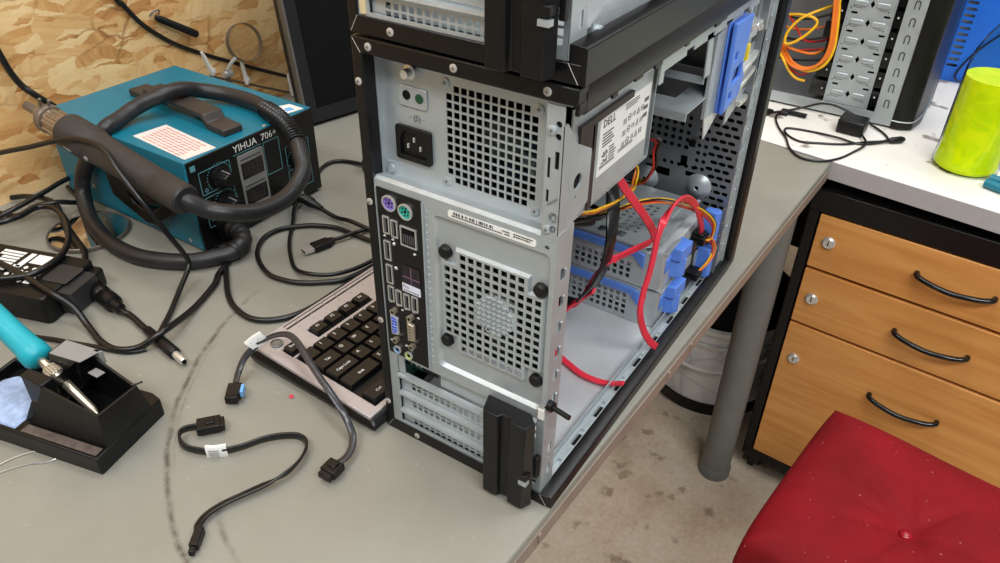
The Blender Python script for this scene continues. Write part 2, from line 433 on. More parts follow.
def velvet_material():
    m, nt, b = new_mat('red_velvet')
    tc = N(nt, 'ShaderNodeTexCoord'); L = nt.links.new
    n1 = N(nt, 'ShaderNodeTexNoise', Scale=9.0, Detail=4.0); L(tc.outputs['Object'], n1.inputs['Vector'])
    r = ramp(nt, [(0.3, lin((112, 8, 16))), (0.7, lin((142, 14, 25)))]); L(n1.outputs['Fac'], r.inputs[0])
    n2 = N(nt, 'ShaderNodeTexNoise', Scale=160.0, Detail=1.0); L(tc.outputs['Object'], n2.inputs['Vector'])
    r2 = ramp(nt, [(0.76, (0, 0, 0, 1)), (0.80, (1, 1, 1, 1))]); L(n2.outputs['Fac'], r2.inputs[0])
    L(mix(nt, mth(nt, 'MULTIPLY', r2.outputs[0], 0.4), r.outputs[0], lin((214, 150, 130))), b.inputs['Base Color'])
    b.inputs['Roughness'].default_value = 0.8
    b.inputs['Specular IOR Level'].default_value = 0.25; b.inputs['Sheen Weight'].default_value = 0.04; b.inputs['Sheen Roughness'].default_value = 0.35; b.inputs['Sheen Tint'].default_value = lin((255, 90, 100))
    n3 = N(nt, 'ShaderNodeTexNoise', Scale=900.0); L(tc.outputs['Object'], n3.inputs['Vector'])
    bp = N(nt, 'ShaderNodeBump', Strength=0.25, Distance=0.001); L(n3.outputs['Fac'], bp.inputs['Height']); L(bp.outputs[0], b.inputs['Normal'])
    return m

def bucket_material():
    m, nt, b = new_mat('printed_grey_white_plastic')
    tc = N(nt, 'ShaderNodeTexCoord'); L = nt.links.new
    n1 = N(nt, 'ShaderNodeTexNoise', Scale=9.0, Detail=3.0, Roughness=0.7, Distortion=0.4); L(tc.outputs['Object'], n1.inputs['Vector'])
    v = N(nt, 'ShaderNodeTexVoronoi', Scale=11.0); v.feature = 'DISTANCE_TO_EDGE'; L(tc.outputs['Object'], v.inputs['Vector'])
    r = ramp(nt, [(0.35, lin((186, 188, 192))), (0.5, lin((222, 223, 225))), (0.7, lin((238, 238, 238)))]); L(n1.outputs['Fac'], r.inputs[0])
    r2 = ramp(nt, [(0.0, (1, 1, 1, 1)), (0.05, (0, 0, 0, 1))]); L(v.outputs['Distance'], r2.inputs[0])
    L(mix(nt, mth(nt, 'MULTIPLY', r2.outputs[0], 0.3), r.outputs[0], lin((120, 122, 126))), b.inputs['Base Color'])
    b.inputs['Roughness'].default_value = 0.4
    return m

M['osb'] = osb_material(); M['concrete'] = concrete_material(); M['bench'] = bench_material()
M['desk_white'] = desk_material(); M['beech'] = beech_material(); M['red_seat'] = velvet_material(); M['bucket'] = bucket_material()
M['desk_edge'] = mat('grey_edge_band', (168, 164, 164), 0.5, 0, 0.04, 60)
M['bench_edge'] = mat('worn_taupe_edge', (138, 122, 110), 0.5, 0, 0.1, 40)
M['plaster'] = mat('painted_plaster', (196, 192, 184), 0.85, 0, 0.04, 8)

# ------------------------------------------------------------------ room shell
FZ = -0.71
g = G(); g.box(-1.6, 2.2, -1.6, 2.4, FZ - 0.05, FZ); struct(g.build('floor', M['concrete']))
g = G(); g.box(-0.10, 0, -1.6, 2.4, FZ, 1.75); o = g.build('wall_left', M['osb']); o.location = (-0.862, 0, 0); o.rotation_euler = (0, 0, -0.02); struct(o)
g = G(); g.box(-0.9, 2.2, 2.3, 2.4, FZ, 1.75); struct(g.build('wall_back', M['plaster']))

# ------------------------------------------------------------------ grey workbench
TH = -0.039
bench = thing('workbench', 'grey laminate workbench carrying the two stacked computer towers', 'table', (0.0025, 0, 0), TH)
g = G(); g.plate([(-0.866, -0.95), (0, -0.95), (0, 0.801), (-0.866, 0.932)], [], XY(-0.028), 0.028)
g.build('tabletop', M['bench'], bench, bevel=0.003)
g = G(); g.box(0.0, 0.0012, -0.948, 0.797, -0.0275, -0.011)
for (y, w) in ((0.226, .004), (0.283, .004), (-0.02, .004)): g.box(0.0012, 0.003, y, y + w, -0.022, -0.012)
g.build('edge_band', M['bench_edge'], bench)
g = G(); g.box(-0.80, -0.075, -0.88, -0.85, -0.075, -0.03); g.box(-0.80, -0.075, 0.70, 0.73, -0.075, -0.03); g.box(-0.81, -0.78, -0.88, 0.73, -0.075, -0.03)
g.build('under_frame', M['grey_paint'], bench)
for (x, y) in ((-0.052, 0.784), (-0.056, -0.86), (-0.79, 0.76), (-0.79, -0.86)):
    g = G(); g.cyl((x, y, FZ + 0.012), (x, y, -0.028), 0.0285, n=32); lg = g.build('leg', M['grey_paint'], bench)
    g = G(); g.lathe([(0.031, 0), (0.0315, 0.02), (0.029, 0.026)], (x, y, FZ), 32); g.build('foot_cap', M['grey_paint'], lg, label='slightly wider foot ring of the leg')

# ------------------------------------------------------------------ white desk, drawer pedestal
DR = -0.14
desk = thing('desk', 'white stained desk top with grey edge meeting the end of the grey workbench', 'desk', (0.031, 0.808, 0), DR)
g = G(); g.box(-0.86, 1.3, 0.0015, 0.78, -0.03, 0.0); g.build('desk_top', M['desk_white'], desk, bevel=0.0015)
g = G(); g.box(-0.86, 1.3, 0.0, 0.0016, -0.0295, -0.0008); g.build('edge_band', M['desk_edge'], desk, label='grey edge band of the desk')
g = G(); g.box(-0.84, 1.28, 0.70, 0.73, -0.09, -0.03); g.build('rear_rail', M['black_paint'], desk)
g = G(); g.box(-0.80, 1.24, 0.60, 0.615, -0.52, -0.03); g.build('added_dark_panel', M['black_paint'], desk)  # black panel added so the space under the desk looks dark
for x in (-0.82, 1.22):
    for y in (0.40, 0.70):
        g = G(); g.box(x, x + 0.04, y, y + 0.04, FZ, -0.03); g.build('leg', M['black_paint'], desk)

ped = thing('drawer_pedestal', 'black framed pedestal of three beech drawers with bow handles under the white desk', 'drawer unit', (0.0, 0.814, 0), -0.075)
PW = 0.50
g = G(); g.box(0.019, 0.037, 0.0, 0.55, -0.645, -0.05); g.box(0.006 + PW - 0.03, 0.006 + PW, 0.0, 0.55, -0.645, -0.05)
g.box(0.019, 0.006 + PW, 0.0, 0.55, -0.655, -0.632); g.box(0.019, 0.006 + PW, -0.004, 0.55, -0.088, -0.05); g.box(0.036, PW - 0.02, 0.03, 0.55, -0.632, -0.088)
g.build('carcass', M['black_paint'], ped, bevel=0.002)
hand = []
for (z1, z0, hz) in ((-0.091, -0.189, -0.140), (-0.195, -0.303, -0.252), (-0.309, -0.630, -0.392)):
    g = G(); g.box(0.040, 0.040 + PW - 0.068, -0.003, 0.016, z0, z1); d = g.build('drawer', M['beech'], ped, bevel=0.0012)
    lz = hz + 0.004 if z0 > -0.5 else hz + 0.012
    g = G(); g.lathe([(0.0105, -0.003), (0.0105, -0.006), (0.008, -0.008), (0.008, -0.0075), (0.0001, -0.0075)], (0.064, 0, lz), 24, 'y')
    g.m(1).box(0.0632, 0.0648, -0.0082, -0.0074, lz - 0.004, lz + 0.004); g.build('lock', [M['steel_bright'], M['black_matte']], d, label='round metal lock on the drawer')
    g = G(); hx0, hx1 = 0.199, 0.307
    pts = [(hx0, 0.0, hz + .003), (hx0 + .002, -0.012, hz + .003), (hx0 + .02, -0.020, hz + .001), ((hx0 + hx1) / 2, -0.024, hz - .001), (hx1 - .02, -0.020, hz + .001), (hx1 - .002, -0.012, hz + .003), (hx1, 0.0, hz + .003)]
    g.tube(pts, 0.0043, 10, 6); g.build('handle', M['black_gloss'], d, label='black bow handle')
for (x, y) in ((0.036, 0.050), (0.46, 0.050), (0.036, 0.5), (0.46, 0.5)):
    g = G(); g.cyl((x, y, -0.65), (x, y, -0.67), 0.008); g.box(x - 0.012, x + 0.012, y - 0.014, y + 0.014, -0.68, -0.662)
    for s in (-1, 1): g.cyl((x + s * 0.006, y, FZ + .026), (x + s * 0.017, y, FZ + .026), 0.026, n=24)
    g.box(x - .006, x + .006, y - .02, y + .02, -0.712, -0.68)
    g.build('castor', M['castor'], ped)

# ------------------------------------------------------------------ stool
stool = thing('stool', 'low stool with a red velvet cushion buttoned in the middle beside the drawers', 'stool', (0.292, 0.428, FZ), -0.13)
def cushion():
    bm = bmesh.new(); n = 44; H = 0.1545; top = -0.27 - FZ
    grid = []
    for i in range(n + 1):
        row = []
        for j in range(n + 1):
            u = -1 + 2 * i / n; v = -1 + 2 * j / n
            e = max(abs(u), abs(v))
            z = top - 0.016 * max(0, (e - 0.72) / 0.28) ** 2.2
            r = math.hypot(u, v)
            z -= 0.016 * math.exp(-(r / 0.16) ** 2) + 0.010 * math.exp(-(r / 0.42) ** 2)
            a = math.atan2(v, u)
            for k in range(8):                                   # soft creases running from the button
                da = abs((a - (k * PI / 4 + 0.3 * math.sin(k * 7.1)) + PI) % (2 * PI) - PI)
                z -= 0.0060 * math.exp(-(da * max(r, .05) / 0.035) ** 2) * math.exp(-((r - 0.28) / 0.25) ** 2)
            z += 0.003 * math.sin(u * 3.1 + 0.5) * math.cos(v * 2.3)
            cr = 1 - 0.028 * (u * v) ** 4; row.append(bm.verts.new((u * H * cr, v * H * cr, z)))
        grid.append(row)
    for i in range(n):
        for j in range(n): bm.faces.new((grid[i][j], grid[i + 1][j], grid[i + 1][j + 1], grid[i][j + 1]))
    edge = [grid[i][0] for i in range(n)] + [grid[n][j] for j in range(n)] + [grid[i][n] for i in range(n, 0, -1)] + [grid[0][j] for j in range(n, 0, -1)]
    prev = edge
    for dz, s in ((-0.012, 1.018), (-0.04, 1.03), (-0.07, 1.02), (-0.085, 0.99)):
        ring = [bm.verts.new((v.co.x * s, v.co.y * s, top - 0.016 + dz)) for v in edge]
        for i in range(len(edge)):
            bm.faces.new((prev[i], prev[(i + 1) % len(edge)], ring[(i + 1) % len(edge)], ring[i]))
        prev = ring
    bm.faces.new(prev)
    g = G(); g.bm.free(); g.bm = bm
    return g
g = cushion(); g.build('cushion', M['red_seat'], stool, angle=80)
zt = -0.27 - FZ - 0.0265
g = G(); g.lathe([(0.0001, zt + 0.006), (0.004, zt + 0.0056), (0.0075, zt + 0.0035), (0.009, zt), (0.008, zt - 0.002)], (0, 0, 0), 24); g.build('button', mat('glossy_red_button', (150, 24, 36), .22), stool, angle=80, label='shiny red centre button')
g = G(); g.box(-0.14, 0.14, -0.14, 0.14, 0.335, 0.37); g.build('seat_frame', M['black_paint'], stool)
for sx in (-1, 1):
    for sy in (-1, 1):
        g = G(); g.cyl((sx * 0.125, sy * 0.125, 0), (sx * 0.115, sy * 0.115, 0.34), 0.014, 0.018); g.build('leg', M['black_paint'], stool)

# ------------------------------------------------------------------ bucket
bk = thing('bucket', 'grey and white printed plastic bucket on the floor behind the table leg', 'bucket', (-0.132, 1.050, FZ))
g = G(); g.lathe([(0.132, 0.0), (0.136, 0.03), (0.150, 0.25), (0.152, 0.25), (0.1455, 0.245), (0.128, 0.004)], (0, 0, 0), 56, cap=False); g.lathe([(0.0001, 0.002), (0.132, 0.002)], (0, 0, 0), 56, cap=False); g.build('body', M['bucket'], bk)
g = G(); g.lathe([(0.1348, 0.012), (0.1392, 0.012), (0.1412, 0.042), (0.137, 0.042)], (0, 0, 0), 56); g.build('base_band', M['black_plastic'], bk, label='black band around the foot of the bucket')
g = G(); g.lathe([(0.149, 0.205), (0.1545, 0.206), (0.155, 0.212), (0.150, 0.213)], (0, 0, 0), 56, cap=False); g.lathe([(0.150, 0.24), (0.1565, 0.241), (0.1565, 0.252), (0.148, 0.254), (0.146, 0.25)], (0, 0, 0), 56, cap=False); g.build('rim', M['label'], bk)
pts = []
for i in range(13):
    a = PI + PI * i / 12
    pts.append((0.156 * math.cos(a), 0.156 * math.sin(a) - 0.004, 0.225 - 0.075 * math.sin(PI * i / 12)))
g = G(); g.tube(pts, 0.0035, 8, 4); g.build('handle', M['white'], bk, label='thin white handle hanging down the front')
g = G()
prof = [(0.0001, 0.335), (0.05, 0.335), (0.10, 0.318), (0.136, 0.285), (0.1435, 0.247), (0.140, 0.20)]
g.lathe(prof, (0, 0, 0), 40, cap=False)
for v in g.bm.verts:
    a = math.atan2(v.co.y, v.co.x); v.co.z += 0.008 * math.sin(a * 5) * math.hypot(v.co.x, v.co.y) / .14
g.build('bin_liner', M['black_matte'], bk, label='black liner bulging out of the bucket')
# ------------------------------------------------------------------ computer towers
W, H, D = 0.171, 0.361, 0.43
M['screw_paint'] = mat('zinc_screw', (184, 180, 174), 0.4, 0.3, 0.05, 90)
def screw(parent, x, y, z, r=0.0032, axis='y', mt='steel_bright'):
    g = G()
    pr = [(0.0001, -0.0011), (r * .7, -0.0011), (r, -0.0006), (r, 0.0005)]
    if axis == 'y': g.lathe(pr, (x, y, z), 14, 'y')
    else: g.lathe([(a, -b) for a, b in pr], (x, y, z), 14, 'x')
    if axis == 'y':
        g.m(1).box(x - r * .42, x + r * .42, y - 0.0012, y - 0.001, z - r * .09, z + r * .09); g.box(x - r * .09, x + r * .09, y - 0.0012, y - 0.001, z - r * .42, z + r * .42)
    return g.build('screw', [M[mt], M['clear_mouth']], parent)

def tower_shell(root, lower):
    # black rear surround: a C that leaves the opened side free
    g = G()
    g.plate([(-W, 0.0), (0, 0), (0, 0.0125), (-0.163, 0.0125), (-0.163, 0.350), (0, 0.350), (0, 0.361), (-W, 0.361)], [], XZ(-0.001), 0.013)
    t = g.build('rear_surround', M['black_paint'], root, bevel=0.0012)
    for (a, b) in (((-0.1695, 0.3595), (-0.1632, 0.3505)), ((-0.1695, 0.0015), (-0.1632, 0.0122)), ((-0.001, 0.001), (-0.008, 0.0122))):
        g = G(); g.tube([(a[0], -0.0012, a[1]), (b[0], -0.0012, b[1])], 0.00022, 6, smooth=False); g.build('mitre_joint', M['screw_paint'], t)   # pale joint in the corner
    for (x, z) in ((-0.156, 0.3555), (-0.087, 0.3555), (-0.02, 0.3555), (-0.167, 0.330), (-0.167, 0.237), (-0.167, 0.125), (-0.167, 0.033), (-0.136, 0.0062)):
        screw(t, x, -0.0010, z, 0.0028, mt='screw_paint')
    g = G(); g.box(-W, -W + 0.0025, 0.012, D, 0.002, H - .002); g.build('closed_side', M['black_paint'], root)
    # base: black tray, pale floor pan and the slotted rail along the open side
    lz = 0.0128 if lower else 0.0225
    g = G(); g.prism([(-W, 0.0), (0.003, 0.0), (0.003, lz - .001), (0.0015, lz), (-0.0088, lz), (-0.0088, 0.007), (-W, 0.007)], lambda u, v, w: (u, w, v), 0.0, D); g.build('base_tray', M['black_paint'], root, bevel=0.0005)
    g = G(); g.box(-W + 0.003, -0.018, 0.012, D - 0.005, 0.0072, 0.0095)
    g.build('floor_pan', M['steel_pan'], root)
    g = G(); g.box(-0.0185, -0.0175, 0.014, D - 0.004, 0.0095, 0.0200); g.box(-0.0175, -0.0092, 0.014, D - 0.004, 0.0072, 0.0125); g.box(-0.0140, -0.0132, 0.014, D - 0.004, 0.0125, 0.0165)
    for k in range(9):
        y = 0.04 + k * 0.042; g.box(-0.0132, -0.0102, y, y + 0.017, 0.0125, 0.0150)
    g.m(1)
    for k in range(9):
        y = 0.062 + k * 0.042; g.box(-0.0130, -0.0098, y, y + 0.015, 0.0123, 0.0128)
    g.build('slotted_rail', [M['steel'], M['black_matte']], root, bevel=0.0004)
    # folded column at the open rear corner
    g = G()
    holes = [rect(0.009, z, 0.0140, z + 0.010) for z in (0.028, 0.052, 0.105, 0.128, 0.151, 0.174, 0.197, 0.220)] + [circ(0.0115, 0.046, 0.0014), circ(0.0115, 0.078, 0.0014)]
    g.plate([(0.0, 0.013), (0.0195, 0.013), (0.0205, 0.1), (0.0235, 0.26), (0.0, 0.26)], holes, YZ(-0.0095), 0.0012)
    g.m(0)
    for z in (0.105, 0.128, 0.151, 0.174, 0.197, 0.220): g.box(-0.0086, -0.0074, 0.0140, 0.0165, z + .002, z + .008)
    col = g.build('corner_column', M['steel'], root, label='folded steel column at the open rear corner')
    # lower rear panel with fan grille
    fan_cells = []
    nx, nz, pu, pv, hs = 12, 13, 0.0071, 0.0071, 0.0025
    cx, cz = -0.059, 0.173
    for i in range(nx):
        for j in range(nz):
            u = cx + (i - (nx - 1) / 2) * pu; v = cz + (j - (nz - 1) / 2) * pv
            if (i < 2 or i > nx - 3) and (j < 2 or j > nz - 3): continue
            if math.hypot(u + .056, v - .175) < 0.0172: continue
            fan_cells.append(rect(u - hs, v - hs, u + hs, v + hs))
    g = G()
    inset = rrect(-0.109, 0.103, -0.012, 0.2445, 0.005)
    vents = [rect(-0.0195 + i * 0.0065, z, -0.0155 + i * 0.0065, z + 0.0055) for i in range(1) for z in (0.072, 0.080, 0.088)] + [rect(-0.019, z, -0.013, z + 0.0042) for z in (0.020, 0.0255, 0.031, 0.0365)]
    holes = [inset, rect(-0.154, 0.015, -0.050, 0.0915)] + vents + [circ(-0.0155, 0.2495, 0.0018), circ(-0.0135, 0.0545, .0012)]
    g.plate(rect(-0.1628, 0.0125, -0.0085, 0.257), holes, XZ(0.0005), 0.0012)
    rp = g.build('rear_panel', M['steel'], root, bevel=0.0)
    # pressed-in field: sloped rim then the recessed sheet
    g = G(); a = rrect(-0.109, 0.103, -0.012, 0.2445, 0.005); b = rrect(-0.1065, 0.1055, -0.0145, 0.242, 0.004)
    A = [g.bm.verts.new((u, 0.0006, v)) for u, v in a]; B = [g.bm.verts.new((u, 0.0036, v)) for u, v in b]
    for i in range(len(a)): g._f([A[i], A[(i + 1) % len(a)], B[(i + 1) % len(a)], B[i]])
    star = [(-0.091, 0.2215), (-0.091, 0.208), (-0.104, 0.208), (-0.104, 0.139), (-0.091, 0.139), (-0.091, 0.1245), (-0.0275, 0.1245), (-0.0275, 0.139), (-0.0145, 0.139), (-0.0145, 0.208), (-0.0275, 0.208), (-0.0275, 0.2215)]
    g.plate(b, [star], XZ(0.0036), 0.0008)
    s2 = [((u + .059) * 0.965 - .059, (v - .173) * 0.965 + .173) for u, v in star]
    A = [g.bm.verts.new((u, 0.0036, v)) for u, v in star]; B = [g.bm.verts.new((u, 0.0008, v)) for u, v in s2]
    for i in range(12): g._f([A[i], A[(i + 1) % 12], B[(i + 1) % 12], B[i]])
    g.plate(s2, fan_cells, XZ(0.0008), 0.0011)
    g.build('fan_grille', M['steel'], rp)
    for (x, z) in ((-0.1000, 0.2150), (-0.0190, 0.2130), (-0.1005, 0.1320), (-0.0190, 0.1305)):
        g = G(); g.lathe([(0.0001, -0.0012), (0.0040, -0.0010), (0.0053, 0.0002), (0.0057, 0.0038)], (x, 0.0, z), 22, 'y'); g.build('rubber_mount', M['black_plastic'], rp)
    # expansion slots: three perforated covers under one open slot
    for zt in (0.071, 0.050, 0.029):
        g = G()
        hs = [rect(-0.1425 + i * 0.0062, zt - 0.0155 + j * 0.0055, -0.1382 + i * 0.0062, zt - 0.0115 + j * 0.0055) for i in range(14) for j in range(2)]
        g.plate(rect(-0.1535, zt - 0.0185, -0.0505, zt - 0.003), hs, XZ(0.0035), 0.0008)
        g.prism([(0.0042, zt - 0.0036), (-0.0005, zt - 0.003), (-0.0018, zt - 0.001), (-0.0012, zt + 0.001), (0.0042, zt + 0.0016)], lambda u, v, w: (w, u, v), -0.1535, -0.0505)
        g.build('slot_cover', M['steel'], root)
    g = G(); g.box(-0.112, -0.0505, 0.006, 0.0068, 0.0735, 0.091); g.build('slot_backing', M['steel'], root)
    g = G(); g.box(-0.1535, -0.1475, 0.0015, 0.003, 0.0735, 0.091); g.build('slot_lip', M['steel'], root)
    # latch block for the slot covers
    yf = -0.0172
    out = [(-0.060, 0.0004), (-0.0555, yf + 0.004), (-0.0535, yf), (-0.0405, yf), (-0.0385, yf + 0.0045), (-0.0315, yf + 0.0045), (-0.0295, yf), (-0.0155, yf), (-0.0115, yf + 0.009), (-0.0205, 0.0004)]
    g = G(); g.prism(out, XY(0.0), 0.0045, 0.0965)
    lb = g.build('slot_latch', M['black_plastic'], root, bevel=0.0009)
    g = G(); g.box(-0.0125, -0.0085, yf + 0.010, yf + 0.015, 0.036, 0.060); g.box(-0.0165, -0.0118, yf - 0.0008, yf + 0.006, 0.040, 0.046); g.build('finger_tab', M['black_plastic'], lb, bevel=0.0006)
    g = G(); g.box(-0.019, -0.0118, yf - 0.0012, yf + 0.004, 0.035, 0.0385); g.build('metal_tongue', M['steel'], lb, label='small metal tongue')
    # top rail and front edge of the opened side
    pts = [(0.022, 0.343), (D - 0.02, 0.343), (D - 0.02, 0.327)]
    y = D - 0.02; k = 0
    while y > 0.165:
        k += 1; y2 = y - (0.028 if k % 2 else 0.016); z = 0.3265 if k % 2 else 0.3305
        pts += [(y, z), (y2, z)]; y = y2
    pts += [(0.148, 0.3265), (0.148, 0.318), (0.141, 0.318), (0.141, 0.333), (0.022, 0.340)]
    g = G(); g.plate(pts, [], YZ(-0.0085), 0.0012); g.build('top_rail', M['steel'], root)

def upper_cover(root):
    g = G()
    poly = [(-W, 0.3430), (-W, H - 0.003), (-W + 0.003, H), (-0.005, H), (-0.0015, H - 0.0012), (0.0005, H - 0.005), (0.0005, 0.3435), (-0.0015, 0.3415), (-0.0028, 0.3425), (-0.0028, 0.3515), (-W + 0.002, 0.3515), (-W + 0.002, 0.343)]
    g.prism(poly, lambda u, v, w: (u, w, v), 0.0095, D + 0.004)
    g.box(-0.0025, 0.0003, 0.0005, 0.012, 0.3440, 0.352)
    c = g.build('top_cover', M['black_paint'], root, bevel=0.0006)
    for k, y in enumerate((0.05, 0.083, 0.115, 0.17, 0.232, 0.245, 0.33, 0.36)):
        g = G(); w = 0.012 if k % 3 else 0.007
        g.box(-0.0034, -0.0016, y, y + w, 0.3395 if k % 2 else 0.3385, 0.344); g.build('clip', M['black_paint'], c)

def front_bezel(root):
    g = G(); g.box(-W - 0.002, 0.003, D, D + 0.02, 0.0, H + 0.001); g.build('front_bezel', M['black_plastic'], root, bevel=0.004)

# ================================================================== the lower tower with everything in it
tower = thing('computer_tower', 'lower black and silver computer tower standing on the workbench, its open side showing cables', 'computer', (0, 0, 0))
tower_shell(tower, True); upper_cover(tower); front_bezel(tower)

# power supply
PY = 0.016
psu = None
g = G()
hs = []
pc = 0.00605; hw = 0.00228; cx, cz = -0.0705, 0.3005
for i in range(12):
    for j in range(12):
        if (i in (0, 11)) and (j in (0, 11)): continue
        u = cx + (i - 5.5) * pc; v = cz + (j - 5.5) * pc
        hs.append(rect(u - hw, v - hw, u + hw, v + hw))
g.plate(rect(-0.1635, 0.2535, -0.0165, 0.3425), hs, XZ(PY), 0.0009)
g.box(-0.1635, -0.1628, PY, 0.15, 0.2565, 0.3425); g.box(-0.0135, -0.0125, PY + 0.003, 0.141, 0.2585, 0.339); g.box(-0.1635, -0.0125, 0.149, 0.15, 0.2565, 0.3425)
g.box(-0.1635, -0.0125, PY + .001, 0.15, 0.2565, 0.2575); g.box(-0.1635, -0.0125, PY + .001, 0.15, 0.3415, 0.3425)
psu = g.build('power_supply', M['steel'], tower)
g = G(); g.lathe([(0.015, 0.030), (0.015, 0.05), (0.0001, 0.05), (0.0001, 0.030)][:2], (cx, 0, cz), 24, 'y')
for k in range(9):
    a = 2 * PI * k / 9; ca, sa = math.cos(a), math.sin(a); cb, sb = math.cos(a + .5), math.sin(a + .5)
    g.hexa([(cx + .014 * ca, .031, cz + .014 * sa), (cx + .034 * ca, .031, cz + .034 * sa), (cx + .034 * ca, .0325, cz + .034 * sa)], [(cx + .014 * cb, .044, cz + .014 * sb), (cx + .034 * cb, .046, cz + .034 * sb), (cx + .034 * cb, .0475, cz + .034 * sb)])
M['fan_tint'] = mat('translucent_dark_blue_blades', (20, 36, 42), 0.25)
g0 = G(); g0.box(-0.150, -0.022, 0.056, 0.058, 0.262, 0.338); g0.box(-0.150, -0.1485, 0.018, 0.056, .262, .338); g0.box(-0.026, -0.0245, 0.018, 0.056, .262, .338); g0.box(-0.150, -0.0245, 0.018, 0.056, .2605, .262); g0.box(-0.150, -0.0245, 0.018, 0.056, .338, .3395); g0.build('shade_liner', M['black_matte'], psu)  # black liner added inside the supply, its colour stands for shade
g.build('fan', M['fan_tint'], psu, label='dark bluish fan behind the square grille')
# mains inlet
ix, iz = -0.1345, 0.2855
g = G()
frame_o = rrect(ix - 0.0155, iz - 0.0130, ix + 0.0155, iz + 0.0130, 0.002)
socket_h = [(ix - 0.0115, iz - 0.009), (ix + 0.0115, iz - 0.009), (ix + 0.0115, iz + 0.004), (ix + 0.0075, iz + 0.0095), (ix - 0.0075, iz + 0.0095), (ix - 0.0115, iz + 0.004)]
g.plate(frame_o, [socket_h], XZ(PY - 0.0028), 0.0028); g.box(ix - .0125, ix + .0125, PY - .0004, PY + .0002, iz - .010, iz + .010)
g.m(1)
for (dx, dz) in ((-0.0055, -0.002), (0.0055, -0.002), (0, 0.0035)): g.box(ix + dx - 0.0007, ix + dx + 0.0007, PY - 0.0018, PY, iz + dz - 0.0017, iz + dz + 0.0017)
g.build('mains_inlet', [M['black_plastic'], M['steel_bright']], psu, bevel=0.0004, label='black three pin mains inlet')
# raised test plate with a black and a green dot
px, pz = -0.134, 0.3205
g = G(); g.prism(rrect(px - 0.0125, pz - 0.0075, px + 0.0125, pz + 0.0075, 0.0025), XZ(PY), 0.0, -0.0012); pl = g.build('indicator_plate', M['steel'], psu, bevel=0.0006)
g = G(); g.lathe([(0.0001, -0.0016), (0.0034, -0.0016), (0.0034, 0)], (px - 0.005, PY, pz + .001), 18, 'y'); g.build('button', M['black_matte'], pl, label='black test button')
g = G(); g.lathe([(0.0001, -0.0016), (0.0034, -0.0016), (0.0034, 0)], (px + 0.006, PY, pz + .0005), 18, 'y'); g.build('indicator_light', mat('dark_green_lens', (20, 70, 46), 0.3), pl, label='dark green indicator')
g = G(); g.text('\u00b7 (5) \u00b7', 0.006, REAR(-0.1315, PY - 0.0003, 0.3055), 0.0002); g.build('engraved_mark', M['steel_dark'], psu)
for (x, z) in ((-0.1065, 0.337), (-0.0345, 0.3355), (-0.107, 0.2645), (-0.0345, 0.2635)): screw(psu, x, PY, z, 0.0036, mt='steel')
g = G(); g.lathe([(0.0001, -0.009), (0.0032, -0.009), (0.0032, -0.004), (0.0052, -0.0035), (0.0052, 0)], (-0.134, PY, 0.339), 20, 'y'); g.build('thumb_screw', M['steel_bright'], psu)
g = G(); g.box(-0.1605, -0.1525, PY - 0.0015, PY, 0.2555, 0.2665); g.lathe([(0.0001, -0.0035), (0.003, -0.0033), (0.003, 0)], (-0.1565, PY, 0.2615), 14, 'y'); g.build('fixing_tab', M['steel'], psu)
# label on the side of the supply, lettered
g = G(); g.box(-0.0125, -0.0122, 0.0590, 0.139, 0.2765, 0.3200); lab = g.build('rating_label', M['label'], psu)
g = G(); xx = -0.0120
g.text('DELL', 0.0078, SIDE(xx, 0.0690, 0.3105), 0.0001, spacing=1.08)
g.m(1)
random.seed(11)
def scribble(y0, y1, z, h, lo=.0006, hi=.0016):
    y = y0
    while y < y1: w = random.uniform(lo, hi); g.box(xx - .0002, xx + .0001, y, min(y + w, y1), z, z + h); y += w + random.uniform(.0003, .0006)
for k in range(5): scribble(0.061, 0.061 + random.uniform(.013, .019), 0.3025 - k * 0.0022, .0010)
for k in range(5): scribble(0.0725, 0.0725 + random.uniform(.006, .0115), 0.2895 - k * 0.0021, .0009)
for i in range(8):
    for j in range(8):
        if random.random() < .5: g.box(xx - .0002, xx + .0001, 0.0615 + i * .0011, 0.0625 + i * .0011, 0.2810 + j * .0011, 0.2820 + j * .0011)
for k in range(2): scribble(0.0595, 0.082, 0.2793 - k * .0012, .0006)
for k in range(3): scribble(0.094, 0.094 + random.uniform(.014, .026), 0.3128 - k * .0017, .0007)
for r_ in range(3):
    for c_ in range(5):
        y = 0.0925 + c_ * 0.0072; z = 0.3040 - r_ * 0.0088; t = (r_ * 5 + c_) % 5
        if t == 0: scribble(y, y + .005, z - .005, .0006); scribble(y, y + .005, z - .0035, .0006); scribble(y, y + .005, z - .002, .0006)
        elif t == 1: g.plate(circ(y + .0024, z - .0022, .0026, 16), [circ(y + .0024, z - .0022, .0021, 16)], YZ(xx - .0001), .0002); g.box(xx - .0002, xx + .0001, y + .0012, y + .0036, z - .0026, z - .002)
        elif t == 2: g.text('CE', 0.0044, SIDE(xx, y + .0026, z - .0022), 0.0001)
        elif t == 3: g.plate([(y, z - .0046), (y + .005, z - .0046), (y + .0025, z + .0004)], [[(y + .0009, z - .0041), (y + .0041, z - .0041), (y + .0025, z - .0008)]], YZ(xx - .0001), .0002)
        else: g.plate(rect(y, z - .0042, y + .0046, z - .0004), [rect(y + .0004, z - .0038, y + .0042, z - .0008)], YZ(xx - .0001), .0002); scribble(y + .0008, y + .0038, z - .0026, .0006)
for k in range(3): scribble(0.1265, 0.1335, 0.2925 + k * .006, .0030, .0003, .0008)
for k in range(2): scribble(0.088, 0.112, 0.2795 + k * .0014, .0006)
g.build('print', [M['ink'], M['ink_light']], lab).location = (0, 0.0028, 0.0035)
